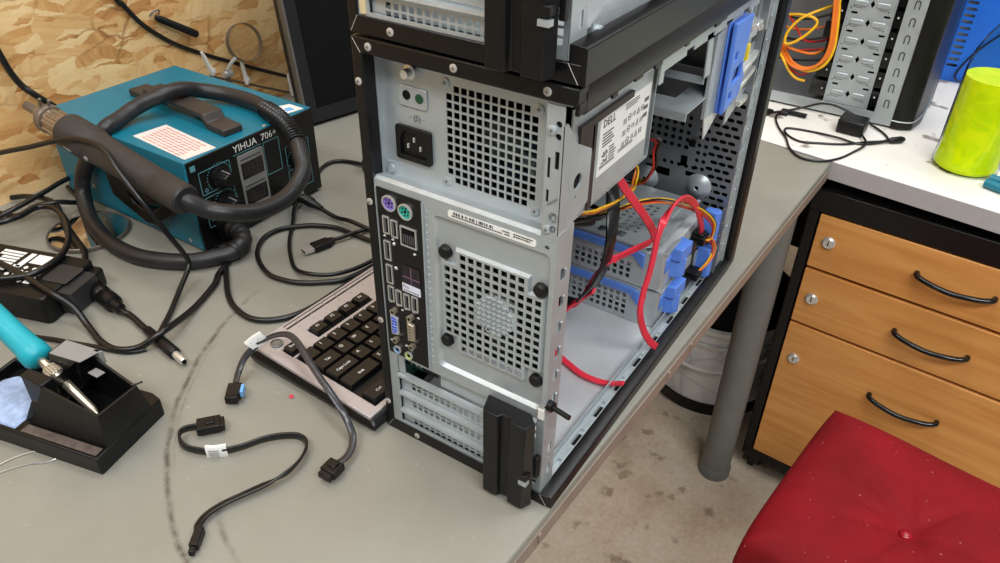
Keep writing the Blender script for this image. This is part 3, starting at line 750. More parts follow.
# dark foam strip that frames the supply
g = G(); g.box(-0.0122, -0.0095, 0.026, 0.103, 0.3215, 0.3260); g.box(-0.0122, -0.0108, 0.0455, 0.0515, 0.258, 0.3225); g.box(-0.0120, -0.0108, 0.028, 0.048, 0.302, 0.3235)
g.build('edge_strip', mat('dark_brown_strip', (46, 38, 36), 0.5), psu, label='dark brown strip along the supply')
# flange that holds the supply at the open corner
g = G()
fl = [(0.0, 0.260), (0.0, 0.336), (0.006, 0.338), (0.0115, 0.3285), (0.020, 0.318), (0.034, 0.310), (0.034, 0.2665), (0.016, 0.2595)]
g.plate([(0.0115, 0.260), (0.0115, 0.3285), (0.020, 0.318), (0.0405, 0.307), (0.0405, 0.2685), (0.016, 0.2595)], [circ(0.0235, 0.2905, 0.0055, 18), circ(0.0215, 0.2795, 0.0016)], YZ(-0.0098), 0.0014)
g.plate(rect(-0.0205, 0.2572, -0.0086, 0.348), [rect(-0.0135, 0.307, -0.0105, 0.319), circ(-0.012, 0.3285, .0022), circ(-0.012, 0.3365, .0021), rect(-0.0185, 0.30, -0.0165, 0.314), rect(-0.0185, 0.283, -0.0165, 0.292)], XZ(0.0005), 0.0012)
g.plate([(0.0, 0.26), (0.0118, 0.26), (0.0118, 0.3285), (0.006, 0.336), (0.0, 0.336)], [], YZ(-0.0098), 0.0012)
fg = g.build('supply_flange', M['steel'], tower)
g = G(); g.box(-.0195, -.0100, .0019, .0024, .280, .341); g.box(-.0105, -.0101, .0160, .0312, .277, .298); g.build('hole_shade_sheet', M['black_matte'], fg)  # black sheets behind the holes paint the shade inside them
for z in (0.332, 0.2635): screw(fg, -0.0165, 0.0, z, 0.003, mt='steel')
g = G()
for (z, w) in ((0.274, .0032), (0.2655, .0022)): g.lathe([(w, -0.0004), (w, 0.0006), (w * .6, 0.0008), (w * .6, -0.0004)], (-0.0118, 0.0, z), 16, 'y', cap=False)
g.tube([(-0.0165, -0.0002, 0.282), (-0.010, -0.0002, 0.288)], 0.0006, 6, smooth=False)
g.build('punched_mark', M['steel_dark'], fg)
# ledge between the supply and the lower panel
g = G(); g.prism([(0.0006, 0.2535), (0.0006, 0.2565), (0.004, 0.2590), (PY + .001, 0.2560), (PY + .001, 0.2545)], lambda u, v, w: (w, u, v), -0.1628, -0.0086)
g.build('ledge', M['steel'], tower)
g = G(); g.box(-0.1632, -0.1626, 0.0115, PY + .002, 0.2565, 0.350); g.build('recess_wall', M['steel'], tower)
# service label
g = G(); g.prism(rrect(-0.0955, 0.2468, -0.0235, 0.2528, 0.0022), XZ(0.0004), 0.0, -0.0003); sl = g.build('service_label', M['white'], tower)
g = G(); random.seed(5); x = -0.0905
while x < -0.058:
    w = random.choice((.0005, .0008, .0013)); g.box(x, x + w, -0.0002, 0.0, 0.2500, 0.2522); x += w + random.choice((.0005, .0008, .0016))
for (x0, x1, z) in ((-0.092, -0.050, .2485), (-0.050, -0.044, .2508), (-0.041, -0.026, .2511), (-0.041, -0.028, .2493), (-0.048, -0.044, .2488)):
    x = x0
    while x < x1: w = random.uniform(.0008, .0018); g.box(x, min(x + w, x1), -0.0002, 0.0, z, z + .0008); x += w + .0005
g.build('barcode', M['ink'], sl)
# case fan hub behind the round grille
g = G(); g.lathe([(0.0001, 0.0), (0.0160, 0.0), (0.0168, 0.0012), (0.0168, 0.006)], (-0.056, 0.0028, 0.175), 32, 'y')
fanb = g.build('case_fan', M['steel_pan'], tower, label='fan behind the lower grille, its pale hub showing')
g = G()
for k in range(7):
    a = 2 * PI * k / 7; b2 = a + .62
    g.hexa([(-0.056 + .016 * math.cos(a), .008, .175 + .016 * math.sin(a)), (-0.056 + .041 * math.cos(a), .008, .175 + .041 * math.sin(a)), (-0.056 + .041 * math.cos(a), .0095, .175 + .041 * math.sin(a))], [(-0.056 + .016 * math.cos(b2), .0115, .175 + .016 * math.sin(b2)), (-0.056 + .041 * math.cos(b2), .0112, .175 + .041 * math.sin(b2)), (-0.056 + .041 * math.cos(b2), .0122, .175 + .041 * math.sin(b2))])
g.build('blades', M['black_plastic'], fanb)
g = G()
for i in range(8):
    for vert in (0, 1):
        d = -0.0155 + i * 0.0044; h = math.sqrt(max(0, .0166 ** 2 - d * d))
        if vert: g.box(-0.056 + d - .0005, -0.056 + d + .0005, -0.0003, 0.0009, .175 - h, .175 + h)
        else: g.box(-0.056 - h, -0.056 + h, -0.0003, 0.0009, .175 + d - .0005, .175 + d + .0005)
g.build('hub_guard', M['steel'], fanb)
g = G(); g.plate(rrect(-0.102, 0.130, -0.012, 0.220, .004), [circ(-0.057, .175, .0425, 40)], XZ(0.006), 0.0066); g.plate(rrect(-0.102, 0.130, -0.014, 0.220, .004), [], XZ(0.0127), 0.0006); g.build('fan_frame_shade_back', M['black_matte'], fanb)  # fan frame, plus a black back sheet added to darken behind the grille

# connector plate
g = G(); g.prism(rect(-0.1605, 0.0945, -0.118, 0.2515), XZ(0.0004), 0.0, -0.0008); io = g.build('connector_plate', M['black_plastic'], tower)
g = G()
for z in [0.1 + k * 0.0062 for k in range(24)]: g.box(-0.1155, -0.1138, -0.0001, 0.0006, z, z + .0032)
g.box(-0.118, -0.1172, -0.0014, .0004, .0945, .2515); g.box(-0.1612, -0.1605, -0.0014, .0004, .0945, .2515)
g.build('spring_rim', M['steel'], io)
yb = -0.0006
def ring_port(x, z, r, mt, pins=True, name='round_port', label=None):
    g = G(); g.lathe([(r, 0.0), (r, -0.0016), (r * .82, -0.0018), (r * .82, -0.0002)], (x, yb, z), 24, 'y', cap=False)
    g.m(1).lathe([(0.0001, -0.0008), (r * .80, -0.0008), (r * .80, 0.0003)], (x, yb, z), 24, 'y')
    g.m(2)
    if pins:
        for k in range(6): a = k * PI / 3 + .3; g.lathe([(0.0001, -0.0011), (r * .11, -0.0011), (r * .11, -0.0005)], (x + r * .48 * math.cos(a), yb, z + r * .48 * math.sin(a)), 8, 'y')
        g.box(x - r * .15, x + r * .15, yb - .0012, yb - .0006, z - r * .12, z + r * .2)
    else: g.lathe([(0.0001, -0.0011), (r * .42, -0.0011), (r * .42, -0.0005)], (x, yb, z), 12, 'y')
    return g.build(name, [M['steel_bright'], M[mt], M['black_matte']], io, label=label)
ring_port(-0.1480, 0.2415, 0.0066, 'purple', label='purple round keyboard port'); ring_port(-0.1330, 0.2390, 0.0066, 'mint', label='green round mouse port')
def box_port(x, z, w, h, name, tongue='v', label=None):
    g = G(); g.plate(rect(x - w / 2, z - h / 2, x + w / 2, z + h / 2), [rect(x - w / 2 + .0009, z - h / 2 + .0009, x + w / 2 - .0009, z + h / 2 - .0009)], XZ(yb - .0012), 0.0014)
    g.m(1).box(x - w / 2 + .0008, x + w / 2 - .0008, yb - .0003, yb + .0002, z - h / 2 + .0008, z + h / 2 - .0008)
    g.m(2)
    if tongue == 'v': g.box(x - w * .28, x - w * .02, yb - .001, yb, z - h * .38, z + h * .38)
    elif tongue == 'n':
        for k in range(6): g.box(x - w * .34 + k * w * .125, x - w * .29 + k * w * .125, yb - .0008, yb, z - h * .34, z + h * .1)
    return g.build(name, [M['steel_bright'], M['black_matte'], M['clear_mouth']], io, label=label)
for (x, z) in ((-0.1525, 0.2215), (-0.1448, 0.2205)): box_port(x, z, 0.0062, 0.0150, 'usb_port')
box_port(-0.1315, 0.2175, 0.0150, 0.0170, 'network_port', 'n')
for (x, z) in ((-0.1532, 0.1985), (-0.1530, 0.1765)): box_port(x, z, 0.0062, 0.0175, 'display_port')
for (x, z) in ((-0.1530, 0.1575), (-0.1452, 0.1565), (-0.1372, 0.1560), (-0.1292, 0.1565)): box_port(x, z, 0.0060, 0.0145, 'usb_port')
def d_port(x, z, mt, name, label):
    g = G(); o = [(x - .0042, z + .0105), (x + .0032, z + .0085), (x + .0032, z - .0085), (x - .0042, z - .0105)]
    g.prism([(u * 1.0, v) for u, v in o], XZ(yb), 0.0, -0.0022)
    i2 = [((u - x) * .7 + x, (v - z) * .82 + z) for u, v in o]
    g.m(1).prism(i2, XZ(yb), -0.0018, -0.0028)
    g.m(2)
    for r_ in range(2 if mt != 'vga' else 3):
        for k in range(5): g.lathe([(0.0001, -0.0031), (0.0006, -0.0031), (0.0006, -.002)], (x - .0016 + r_ * .0017, yb, z - .006 + k * .003), 6, 'y')
    p = g.build(name, [M['nickel'] if mt != 'vga' else M['steel_bright'], M[mt], M['ink'] if mt != 'vga' else M['steel_bright']], io, label=label, bevel=.0003)
    for s in (-1, 1):
        g = G(); g.cyl((x, yb, z + s * .0148), (x, yb - .0042, z + s * .0148), 0.0030, n=6); g.m(1).cyl((x, yb - .0042, z + s * .0148), (x, yb - .0044, z + s * .0148), .0014, n=10); g.build('jack_screw', [M['nickel'], M['black_matte']], p)
d_port(-0.1505, 0.1272, 'vga', 'vga_port', 'blue fifteen pin socket'); d_port(-0.1335, 0.1275, 'nickel', 'serial_port', 'metal nine pin plug')
ring_port(-0.1510, 0.1005, 0.0040, 'sky', False, 'audio_jack', 'pale blue audio jack'); ring_port(-0.1390, 0.0995, 0.0040, 'lime', False, 'audio_jack', 'lime green audio jack')
g = G(); g.box(-0.1400, -0.1230, yb - .0005, yb, 0.1710, 0.1905); g.m(1)
for s in (0, 1): g.box(-0.1400, -0.1230, yb - .0007, yb - .0004, 0.1795, 0.1805) if s else g.box(-0.1318, -0.1310, yb - .0007, yb - .0004, 0.1710, 0.1905)
st = g.build('licence_sticker', [M['winlogo'], M['winline']], io, label='dark four pane sticker with a lilac strip')
g = G(); g.box(-0.1405, -0.1230, yb - .0008, yb, 0.1660, 0.1735); g.m(1).text('Pro', 0.0042, REAR(-0.1365, yb - .001, 0.1713), .0001)
for k in range(7): g.box(-0.1392 + k * .0022, -0.1376 + k * .0022, yb - .001, yb - .0007, 0.1672, 0.1684)
g.build('strip', [M['lilac'], M['panel_grey']], st)
g = G()
for (x, z) in ((-0.1555, 0.2105), (-0.1475, 0.2095), (-0.147, 0.2055), (-0.146, 0.1835), (-0.1545, 0.1485), (-0.147, 0.1475), (-0.139, 0.1472), (-0.131, 0.1475), (-0.127, 0.2035), (-0.157, 0.1075), (-0.1415, 0.1082), (-0.143, 0.1445), (-0.127, 0.1430)):
    g.box(x - .0012, x + .0012, yb - .0004, yb, z, z + .0005); g.box(x - .0004, x + .0012, yb - .0004, yb, z + .001, z + .0015)
g.build('port_symbol', M['label'], io)
for (x, z) in ((-0.1465, 0.2065), (-0.1465, 0.1845)): screw(io, x, yb, z, 0.0014)

# motherboard and what the open slot shows
g = G(); g.box(-W + 0.008, -W + 0.0095, 0.02, 0.262, 0.030, 0.250); mb = g.build('motherboard', M['pcb'], tower)
g = G()
for (y0, y1, z0, z1, h) in ((0.03, 0.06, .1, .24, .016), (0.10, 0.155, .15, .21, .03), (0.17, 0.215, .06, .2, .02), (.03, .16, .08, .088, .012), (.03, .16, .058, .066, .012), (.03, .16, .038, .046, .012)): g.box(-W + .0095, -W + .0095 + h, y0, y1, z0, z1)
g.build('socket', M['black_plastic'], mb)
g = G(); g.box(-0.155, -0.128, 0.012, 0.05, 0.0735, 0.0895); g.m(1).box(-0.134, -0.118, 0.010, 0.03, 0.076, 0.084); g.m(2)
random.seed(3)
for k in range(26): x = random.uniform(-.154, -.136); z = random.uniform(.076, .0885); g.box(x, x + .0016, .0112, .0122, z, z + .0014)
g.build('riser_card', [M['pcb'], M['black_plastic'], M['label']], mb)

# front of the chassis: perforated sheet
FY = 0.392
hs = []
for i in range(6):
    for j in range(5):
        hs.append(circ(-0.104 + i * .0085, 0.158 + j * .0085, .0026, 8))
for i in range(9): hs.append(circ(-0.118 + i * .0085, 0.136, .0026, 8))
for i in range(2):
    for j in range(9): hs.append(circ(-0.0475 + i * .0075, 0.128 + j * .009, .0026, 8))
for j in range(21):
    for i in range(3):
        u = -0.0285 + i * 0.0095 - (.004 if j % 2 else 0)
        if j < 6 and i == 0: u += 0
        hs.append(slot(u - .0043, 0.0445 + j * .0085, u + .0041, 0.0490 + j * .0085, 4))
hs += [slot(-0.0565, 0.160, -0.0515, 0.163, 3), rect(-0.106, 0.118, -0.076, 0.1275), rect(-0.0985, 0.098, -0.09, 0.114), rect(-0.066, 0.135, -0.058, 0.148), rect(-0.058, 0.125, -0.045, 0.131)]
g = G(); g.plate(rect(-W + .003, 0.010, -0.004, 0.343), hs, XZ(FY), 0.001)
fp = g.build('front_sheet', M['steel_dark'], tower, label='dark perforated front sheet of the chassis')
g = G(); g.lathe([(0.0035, -.001), (0.004, -.0045), (0.0022, -.005), (.0001, -.005)], (-.0545, FY, .166), 18, 'y'); g.build('grommet', M['black_matte'], fp)
for (x, z, r) in ((-0.0405, 0.1165, .0135), (-0.103, 0.110, .0135)):
    g = G(); g.lathe([(r * 0.16, -.0052), (r * .22, -.0068), (r * .45, -.0062), (r * .80, -.0035), (r * 1.1, 0)], (x, FY, z), 30, 'y', cap=False); g.m(1).lathe([(.0001, -.0054), (r * .17, -.0054)], (x, FY, z), 16, 'y', cap=False); g.build('boss', [M['steel'], M['black_matte']], fp, angle=70)
g = G(); g.plate([(FY + .002, 0.012), (FY + .036, 0.012), (FY + .036, 0.345), (FY + .024, 0.345), (FY + .024, .24), (FY + .010, .22), (FY + .010, .12), (FY + .002, .10)], [rect(FY + .014, z, FY + .020, z + .011) for z in (.03, .06, .13, .16, .19)], YZ(-0.0085), 0.0014)
for k in range(13): g.box(-0.0072, -0.0052, FY + .024, FY + .0275, 0.03 + k * .024, 0.04 + k * .024)
g.box(-.0075, -.0045, FY + .030, FY + .034, .012, .345)
g.build('front_edge', M['steel'], tower)

# optical drive bay
bay = None
BZ = 0.2665
g = G(); g.plate(rect(-0.166, 0.222, -0.0105, 0.388), [rect(-0.130, 0.250, -0.032, 0.335)], XY(BZ), 0.0012)
g.box(-0.166, -0.0105, 0.2205, 0.2225, BZ - .006, BZ + .0012)
bay = g.build('drive_bay', M['steel'], tower, label='empty steel drive bay under the top')
g = G(); g.plate([(0.267, 0.322), (0.300, 0.3265), (0.296, 0.244), (0.271, 0.2465)], [], YZ(-0.0105), 0.0012); g.box(-.0120, -.0090, .2660, .2685, .247, .322); g.box(-.0107, -.0085, .2800, .2815, .247, .325); bp_ = g.build('bay_post', M['steel'], bay)
g = G(); g.plate([(0.243, 0.3235), (0.2545, 0.3235), (0.2595, 0.291), (0.247, 0.291)], [], YZ(-0.0098), 0.0012); g.plate(rect(-.090, .284, -.0100, .2905), [], XZ(.2505), .0015); g.build('bay_post', M['steel'], bay)
g = G(); g.box(-0.166, -0.164, 0.16, 0.388, BZ, .3425); g.plate(rect(-0.164, BZ, -0.014, 0.338), [rect(-0.150, 0.276, -0.100, 0.325), rect(-.082, .2915, -.016, .334)], XZ(0.345), 0.001)
g.build('bay_wall', M['steel_dark'], bay)
g = G(); g.box(-0.160, -0.014, 0.352, 0.384, BZ + .002, .338); g.build('bay_back', M['black_matte'], bay)
# blue latch
g = G()
g.plate([(0.2930, 0.2440), (0.3330, 0.2510), (0.3400, 0.2670), (0.3285, 0.2820), (0.3330, 0.3070), (0.3350, 0.3260), (0.2890, 0.3270)], [[(0.2985, 0.2900), (0.3075, 0.2915), (0.3075, 0.3000), (0.3000, 0.2990)], [(0.300, 0.2530), (0.310, 0.2545), (0.3095, 0.2625), (0.3015, 0.2615)], [(.303, .268), (.3265, .2705), (.3265, .2855), (.305, .282)]], YZ(-0.0045), 0.0033)
g.hexa([(-0.0102, 0.2965, 0.2430), (-0.0102, 0.3000, 0.2425), (-0.0012, 0.2950, 0.2438), (-0.0012, 0.2930, 0.2438)], [(-0.0102, 0.3020, 0.3250), (-0.0102, 0.3060, 0.3255), (-0.0012, 0.2910, 0.3272), (-0.0012, 0.2890, 0.3270)])
g.prism([(0.2935, 0.2440), (0.3330, 0.2510), (0.3350, 0.3260), (0.2895, 0.3270)], YZ(-0.0090), 0, .0016)
g.build('bay_latch', M['blue'], tower, bevel=0.0006, label='blue plastic drive bay latch')
g = G(); g.plate([(0.2700, 0.2500), (0.2790, 0.2230), (0.3405, 0.2565), (0.3500, 0.290), (.30, .280)], [circ(0.289, .234, .0012), circ(0.300, .2395, .0012)], YZ(-0.0115), 0.0012); g.build('latch_plate', M['steel_pan'], bay)
# busy metal behind the latch: release levers and tabs
g = G()
g.plate([(0.340, .215), (.372, .225), (.410, .245), (.414, .30), (.414, .343), (.340, .343)], [rect(.379, .284, .395, .291), rect(.372, .262, .396, .268), rect(.360, .315, .372, .326), rect(.382, .238, .398, .252)], YZ(-0.0125), 0.0014)
lv = g.build('release_plate', M['steel'], tower, label='silver plate with the drive release levers')
g = G(); g.hexa([(-.011, .352, .262), (-.011, .398, .272), (-.005, .398, .272), (-.005, .352, .262)], [(-.011, .352, .267), (-.011, .398, .278), (-.005, .398, .278), (-.005, .352, .267)]); g.build('lever', M['steel_bright'], lv, bevel=.0006)
g = G(); g.hexa([(-.011, .350, .248), (-.011, .392, .256), (-.005, .392, .256), (-.005, .350, .248)], [(-.011, .350, .253), (-.011, .392, .261), (-.005, .392, .261), (-.005, .350, .253)]); g.build('lever', M['steel_bright'], lv, bevel=.0006)
for (y0, y1, z0, z1, p) in ((.396, .404, .225, .255, .005), (.400, .412, .292, .330, .004), (.345, .352, .318, .338, .004), (.352, .375, .296, .301, .005), (.386, .396, .300, .306, .005), (.366, .39, .226, .232, .005)):
    g = G(); g.box(-.0112, -.0112 + p, y0, y1, z0, z1); g.build('tab', M['steel_bright'], lv, bevel=.0005)
for (y, z, r) in ((.357, .309, .0048), (.368, .3045, .004), (.392, .299, .0048), (.381, .302, .0035)):
    g = G(); g.ball((-.009, y, z), r, (.8, 1, 1), 8); g.build('spring_knob', M['steel_bright'], lv)
g = G(); g.box(-.0085, -.005, .3520, .3575, .277, .292); g.build('yellow_tab', mat('yellow_plastic', (236, 210, 40), .4), lv, label='small yellow tab')

for i, (y0, y1, z0, z1) in enumerate(((.343, .349, .262, .285), (.376, .384, .312, .334), (.398, .410, .262, .286), (.372, .396, .2435, .2465), (.388, .408, .334, .339), (.342, .356, .236, .241))):
    g = G(); g.box(-.0112, -.0085, y0, y1, z0, z1); g.build('bracket', M['steel_dark' if i % 2 else 'black_plastic'], lv, bevel=.0006)
# hard drive cages and drives
g = G(); CY = 0.257
def tray(z0):
    hs = []
    for i in range(13):
        for j in range(4 if z0 < .05 else 3):
            hs.append(rect(-0.150 + i * .0075, z0 + .006 + j * .0072, -0.1455 + i * .0075, z0 + .0108 + j * .0072))
    g = G(); zt = z0 + .046
    g.plate([(-0.160, z0), (-0.034, z0), (-0.034, z0 + .033), (-0.042, zt), (-0.160, zt)], hs, XZ(CY), 0.001)
    return g
cage = None
for (z0, nm) in ((0.0100, 'lower'), (0.0570, 'upper')):
    g = tray(z0)
    zt = z0 + .046
    g.plate(rect(CY, z0, CY + .125, zt), [rect(CY + .05 + k * .018, z0 + .012, CY + .06 + k * .018, z0 + .03) for k in range(4)], YZ(-0.160), 0.001)
    g.prism([(-.034, CY), (-.023, CY + .003), (-.0215, CY + .006), (-.0215, CY + .042), (-.0230, CY + .042), (-.0230, CY + .008), (-.035, CY + .002)], XY(0), z0 + .001, z0 + .0445)
    g.box(-.0222, -.0195, CY + .004, CY + .042, z0 + .0435, z0 + .0450)
    g.box(-.023, -.0215, CY + .108, CY + .122, z0 + .002, z0 + .040)
    g.box(-.160, -.0215, CY + .002, CY + .122, z0, z0 + .001)
    cage = g.build('drive_cage', M['steel'], tower, label='perforated steel drive cage, %s of two' % nm)
    g = G(); g.box(-0.156, -0.026, CY + .012, CY + .118, z0 + .010, z0 + .036); hd = g.build('hard_drive', M['steel_pan'], cage, bevel=.001)
    g = G(); g.box(-0.156, -0.028, CY + .014, CY + .116, z0 + .0095, z0 + .0101); g.box(-.0262, -.0252, CY + .05, CY + .112, z0 + .012, z0 + .02); g.build('drive_board', M['pcb'], hd)
    g = G(); g.box(-.0255, -.010, CY + .090, CY + .107, z0 + .013, z0 + .023); g.build('drive_plug', M['black_plastic'], hd, bevel=.0008); g = G(); g.box(-.0255, -.015, CY + .068, CY + .082, z0 + .013, z0 + .023); g.build('drive_plug', M['black_plastic'], hd, bevel=.0008)
    # blue caddy: rail along the rear, and the two squeeze tabs at the open side
    g = G(); g.prism([(-.155, z0 + .035), (-.052, z0 + .035), (-.046, z0 + .028), (-.041, z0 + .024), (-.041, z0 + .040), (-.050, z0 + .043), (-.155, z0 + .043)], XZ(CY), -.0024, 0)
    g.build('drive_caddy', M['blue'], cage, bevel=.0006, label='blue plastic rail of the drive caddy')
    g = G(); g.prism(rect(CY + .008, z0 + .020, CY + .022, z0 + .036), YZ(-.0216), 0, .0012); g.build('caddy_window', M['blue'], cage, bevel=.0004, label='blue square showing in the bracket')
    g = G(); g.prism([(-.0225, CY + .022), (-.012, CY + .026), (-.0085, CY + .034), (-.0105, CY + .040), (-.0225, CY + .038)], XY(0), z0 + .008, z0 + .030)
    g.prism([(-.0225, CY + .020), (-.0105, CY + .022), (-.0085, CY + .046), (-.0225, CY + .048)], XY(0), z0 + .030, z0 + .0445); g.build('squeeze_tab', M['blue'], cage, bevel=.0009, label='blue squeeze tab')
    g = G(); g.prism([(-.0225, CY + .114), (-.008, CY + .114), (-.005, CY + .123), (-.009, CY + .127), (-.0225, CY + .125)], XY(0), z0 + .006, z0 + .044); g.build('squeeze_tab', M['blue'], cage, bevel=.0009, label='blue squeeze tab')
g = G(); hs = [rect(-0.092 + i * .0085, CY + .020 + j * .0085, -0.0875 + i * .0085, CY + .0245 + j * .0085) for i in range(4) for j in range(8)] + [rect(-.100, CY + .004, -.070, CY + .016)] + [slot(-0.150, CY + .03 + k * .009, -.128, CY + .034 + k * .009, 3) for k in range(6)]
g.plate([(-0.160, CY - .002), (-0.044, CY - .002), (-0.034, CY + .008), (-0.034, CY + .122), (-0.160, CY + .122)], hs, XY(0.1045), 0.0012)
g.box(-.034, -.0305, CY + .012, CY + .120, .1057, .1085); g.box(-.046, -.043, CY + .01, CY + .118, .1057, .1070)
g.build('cage_lid', M['steel'], tower, label='pale punched lid over the drive cages')
g = G(); hs2 = []
g.cyl((-0.0075, 0.004, 0.1095), (0.0120, 0.0005, 0.1098), 0.0021, n=14); g.cyl((-0.0085, 0.0042, 0.1095), (-0.0035, 0.0034, 0.1096), 0.0044, n=16); g.build('cable_lock_pin', M['black_plastic'], tower, label='black pin sticking out of the corner column')
g = G(); g.box(-0.0140, -0.0090, -0.0012, 0.0, 0.0965, 0.1065); g.build('lock_tab', M['label'], tower)

# cables inside
R1 = [(-0.045,0.14,0.262),(-0.045,0.168,0.226),(-0.04,0.172,0.215),(-0.035,0.186,0.196),(-0.03,0.205,0.173),(-0.026,0.219,0.154),(-0.024,0.226,0.141),(-0.026,0.222,0.136),(-0.03,0.209,0.136),(-0.036,0.191,0.136),(-0.042,0.174,0.135),(-0.055,0.176,0.117),(-0.07,0.19,0.084),(-0.085,0.197,0.053),(-0.12,0.19,0.045),(-0.155,0.185,0.05)]
R2 = [(-0.018,0.36,0.077),(-0.0155,0.348,0.092),(-0.014,0.33,0.113),(-0.014,0.312,0.134),(-0.014,0.288,0.154),(-0.014,0.262,0.168),(-0.013,0.235,0.174),(-0.012,0.213,0.17),(-0.012,0.202,0.158),(-0.011,0.196,0.141),(-0.011,0.191,0.122),(-0.011,0.183,0.105),(-0.010,0.179,0.087),(-0.009,0.191,0.06),(-0.006,0.206,0.036),(-0.003,0.221,0.0195)]
R3 = [(-0.158,0.205,0.050),(-0.150,0.195,0.020),(-0.115,0.172,0.0115),(-0.086,0.162,0.013),(-0.071,0.156,0.013),(-0.051,0.149,0.013),(-0.035,0.148,0.013),(-0.021,0.150,0.014),(-0.006,0.151,0.021)]
R4 = [(-0.06,0.182,0.089),(-0.07,0.185,0.077),(-0.08,0.182,0.066),(-0.09,0.177,0.056),(-0.12,0.17,0.05)]
BLK = [(-0.06,0.14,0.260),(-0.06,0.192,0.222),(-0.055,0.189,0.197),(-0.045,0.172,0.183),(-0.04,0.162,0.164),(-0.045,0.168,0.135),(-0.055,0.176,0.106),(-0.07,0.184,0.08),(-0.085,0.188,0.062),(-0.14,0.19,0.06)]
for pts, w, wide in ((R1, .0075, (0.35, .8, .45)), (R2, .0075, [(0.1, 1, .2)] * 4 + [(.3, .8, .5)] * 4 + [(0.2, 1, .1)] * 8), (R3, .0065, (0.3, 1, 0.05)), (R4, .007, (0.2, 1, 0.6))):
    g = G(); g.ribbon(pts, w, .0026, wide); g.build('data_cable', M['red_cable'], tower, label='red flat data cable')
g = G(); g.ribbon(BLK, .013, .003, (.25, .95, .1)); g.build('flat_cable', M['cable'], tower, label='black flat cable hanging inside')
g = G(); g.box(-.0255, -.0125, .349, .362, .070, .083); g.build('data_plug', M['black_plastic'], tower, bevel=.001)
W1 = [(-0.06,0.145,0.250),(-0.06,0.24,0.20),(-0.055,0.235,0.182),(-0.05,0.213,0.184),(-0.045,0.172,0.194),(-0.045,0.144,0.201),(-0.05,0.128,0.203),(-0.08,0.11,0.200),(-0.13,0.11,0.19)]
W2 = [(-0.10,0.10,0.198),(-0.06,0.128,0.2),(-0.055,0.15,0.19),(-0.05,0.181,0.181),(-0.045,0.208,0.176),(-0.04,0.232,0.17),(-0.032,0.255,0.163),(-0.022,0.28,0.151),(-0.014,0.317,0.13),(-0.008,0.34,0.112),(-0.005,0.356,0.094),(-0.008,0.362,0.074),(-0.014,0.352,0.0765)]
W3 = [(-0.014,0.360,0.0765),(-0.008,0.371,0.067),(-0.005,0.374,0.052),(-0.007,0.365,0.040),(-0.014,0.354,0.0285)]
W4 = [(-0.05,0.145,0.262),(-0.028,0.20,0.25),(-0.030,0.212,0.233),(-0.030,0.217,0.217),(-0.035,0.222,0.204),(-0.045,0.233,0.189),(-0.07,0.26,0.17)]
def bundle(pts, cols, r, spread):
    for i, c in enumerate(cols):
        random.seed(len(pts) * 7 + i)
        q = [(p[0] + spread * math.cos(i * 2.1) * (0.7 + .3 * math.sin(k)), p[1] + spread * .6 * math.sin(i * 1.3 + k * .4), p[2] + spread * math.sin(i * 2.1 + k * .25)) for k, p in enumerate(pts)]
        g = G(); g.tube(q, r, 7, 5); g.build('power_wire', M[c], tower)
bundle(W1, ('yellow_wire', 'orange_wire', 'cable'), .0011, .0022)
bundle(W2, ('yellow_wire', 'red_wire', 'orange_wire', 'cable'), .0011, .0022)
bundle(W3, ('orange_wire', 'yellow_wire', 'red_wire'), .0011, .0018)
bundle(W4, ('cable', 'cable', 'red_wire', 'cable'), .0011, .0022)
for pts in ([(-.02, .13, .262), (-.05, .145, .235), (-.07, .14, .21), (-.11, .12, .20), (-.15, .12, .19)], [(-.03, .13, .262), (-.06, .16, .23), (-.08, .17, .20), (-.12, .16, .18)], [(-.09, .14, .26), (-.08, .19, .22), (-.09, .2, .17), (-.13, .19, .14)], [(-.15, .11, .178), (-.09, .12, .185), (-.06, .135, .19), (-.05, .165, .185), (-.09, .2, .17)], [(-.15, .11, .172), (-.09, .125, .178), (-.062, .14, .183), (-.06, .165, .175), (-.1, .2, .16)]):
    g = G(); g.tube(pts, .0024, 8, 6); g.build('power_lead', M['cable'], tower)

# ================================================================== the upper tower, standing on the lower one
tower2 = thing('computer_tower', 'upper stripped computer tower stacked on top of the other tower', 'computer', (0, 0, 0.3625))
tower_shell(tower2, False); front_bezel(tower2); upper_cover(tower2)
g = G(); g.plate([(0.03, 0.0105), (0.40, 0.0105), (0.40, .020), (.30, .020), (.295, .026), (.20, .026), (.195, .020), (.11, .020), (.105, .030), (.045, .033), (.03, .026)], [], YZ(-0.011), .0012)
g.lathe([(0.0001, .0032), (.003, .0028), (.003, 0)], (-.0098, .036, .021), 14, 'x'); g.build('side_flange', M['steel'], tower2)
g = G(); g.plate([(0.0, 0.013), (0.010, 0.013), (0.012, .052), (.024, .066), (.024, .12), (0.0, .12)], [rect(.004, .03, .0065, .045)], YZ(-0.0105), .0014); g.build('gusset', M['steel'], tower2)
g = G(); g.box(-W + 0.008, -W + 0.0095, 0.02, 0.262, 0.030, 0.250); g.m(1).box(-.150, -.128, .012, .016, .020, .045); g.build('motherboard', [M['pcb'], M['pcb']], tower2)
g = G(); g.box(-.1605, -.156, -.0008, .0006, .014, .09); g.build('side_strip', mat('cream_strip', (206, 190, 150), .5), tower2)
g = G(); g.plate(rect(-W + .003, .010, -.004, .343), [rect(-.14, .05, -.03, .12), rect(-.14, .15, -.03, .32)], XZ(FY), .001); g.build('front_sheet', M['steel_dark'], tower2)
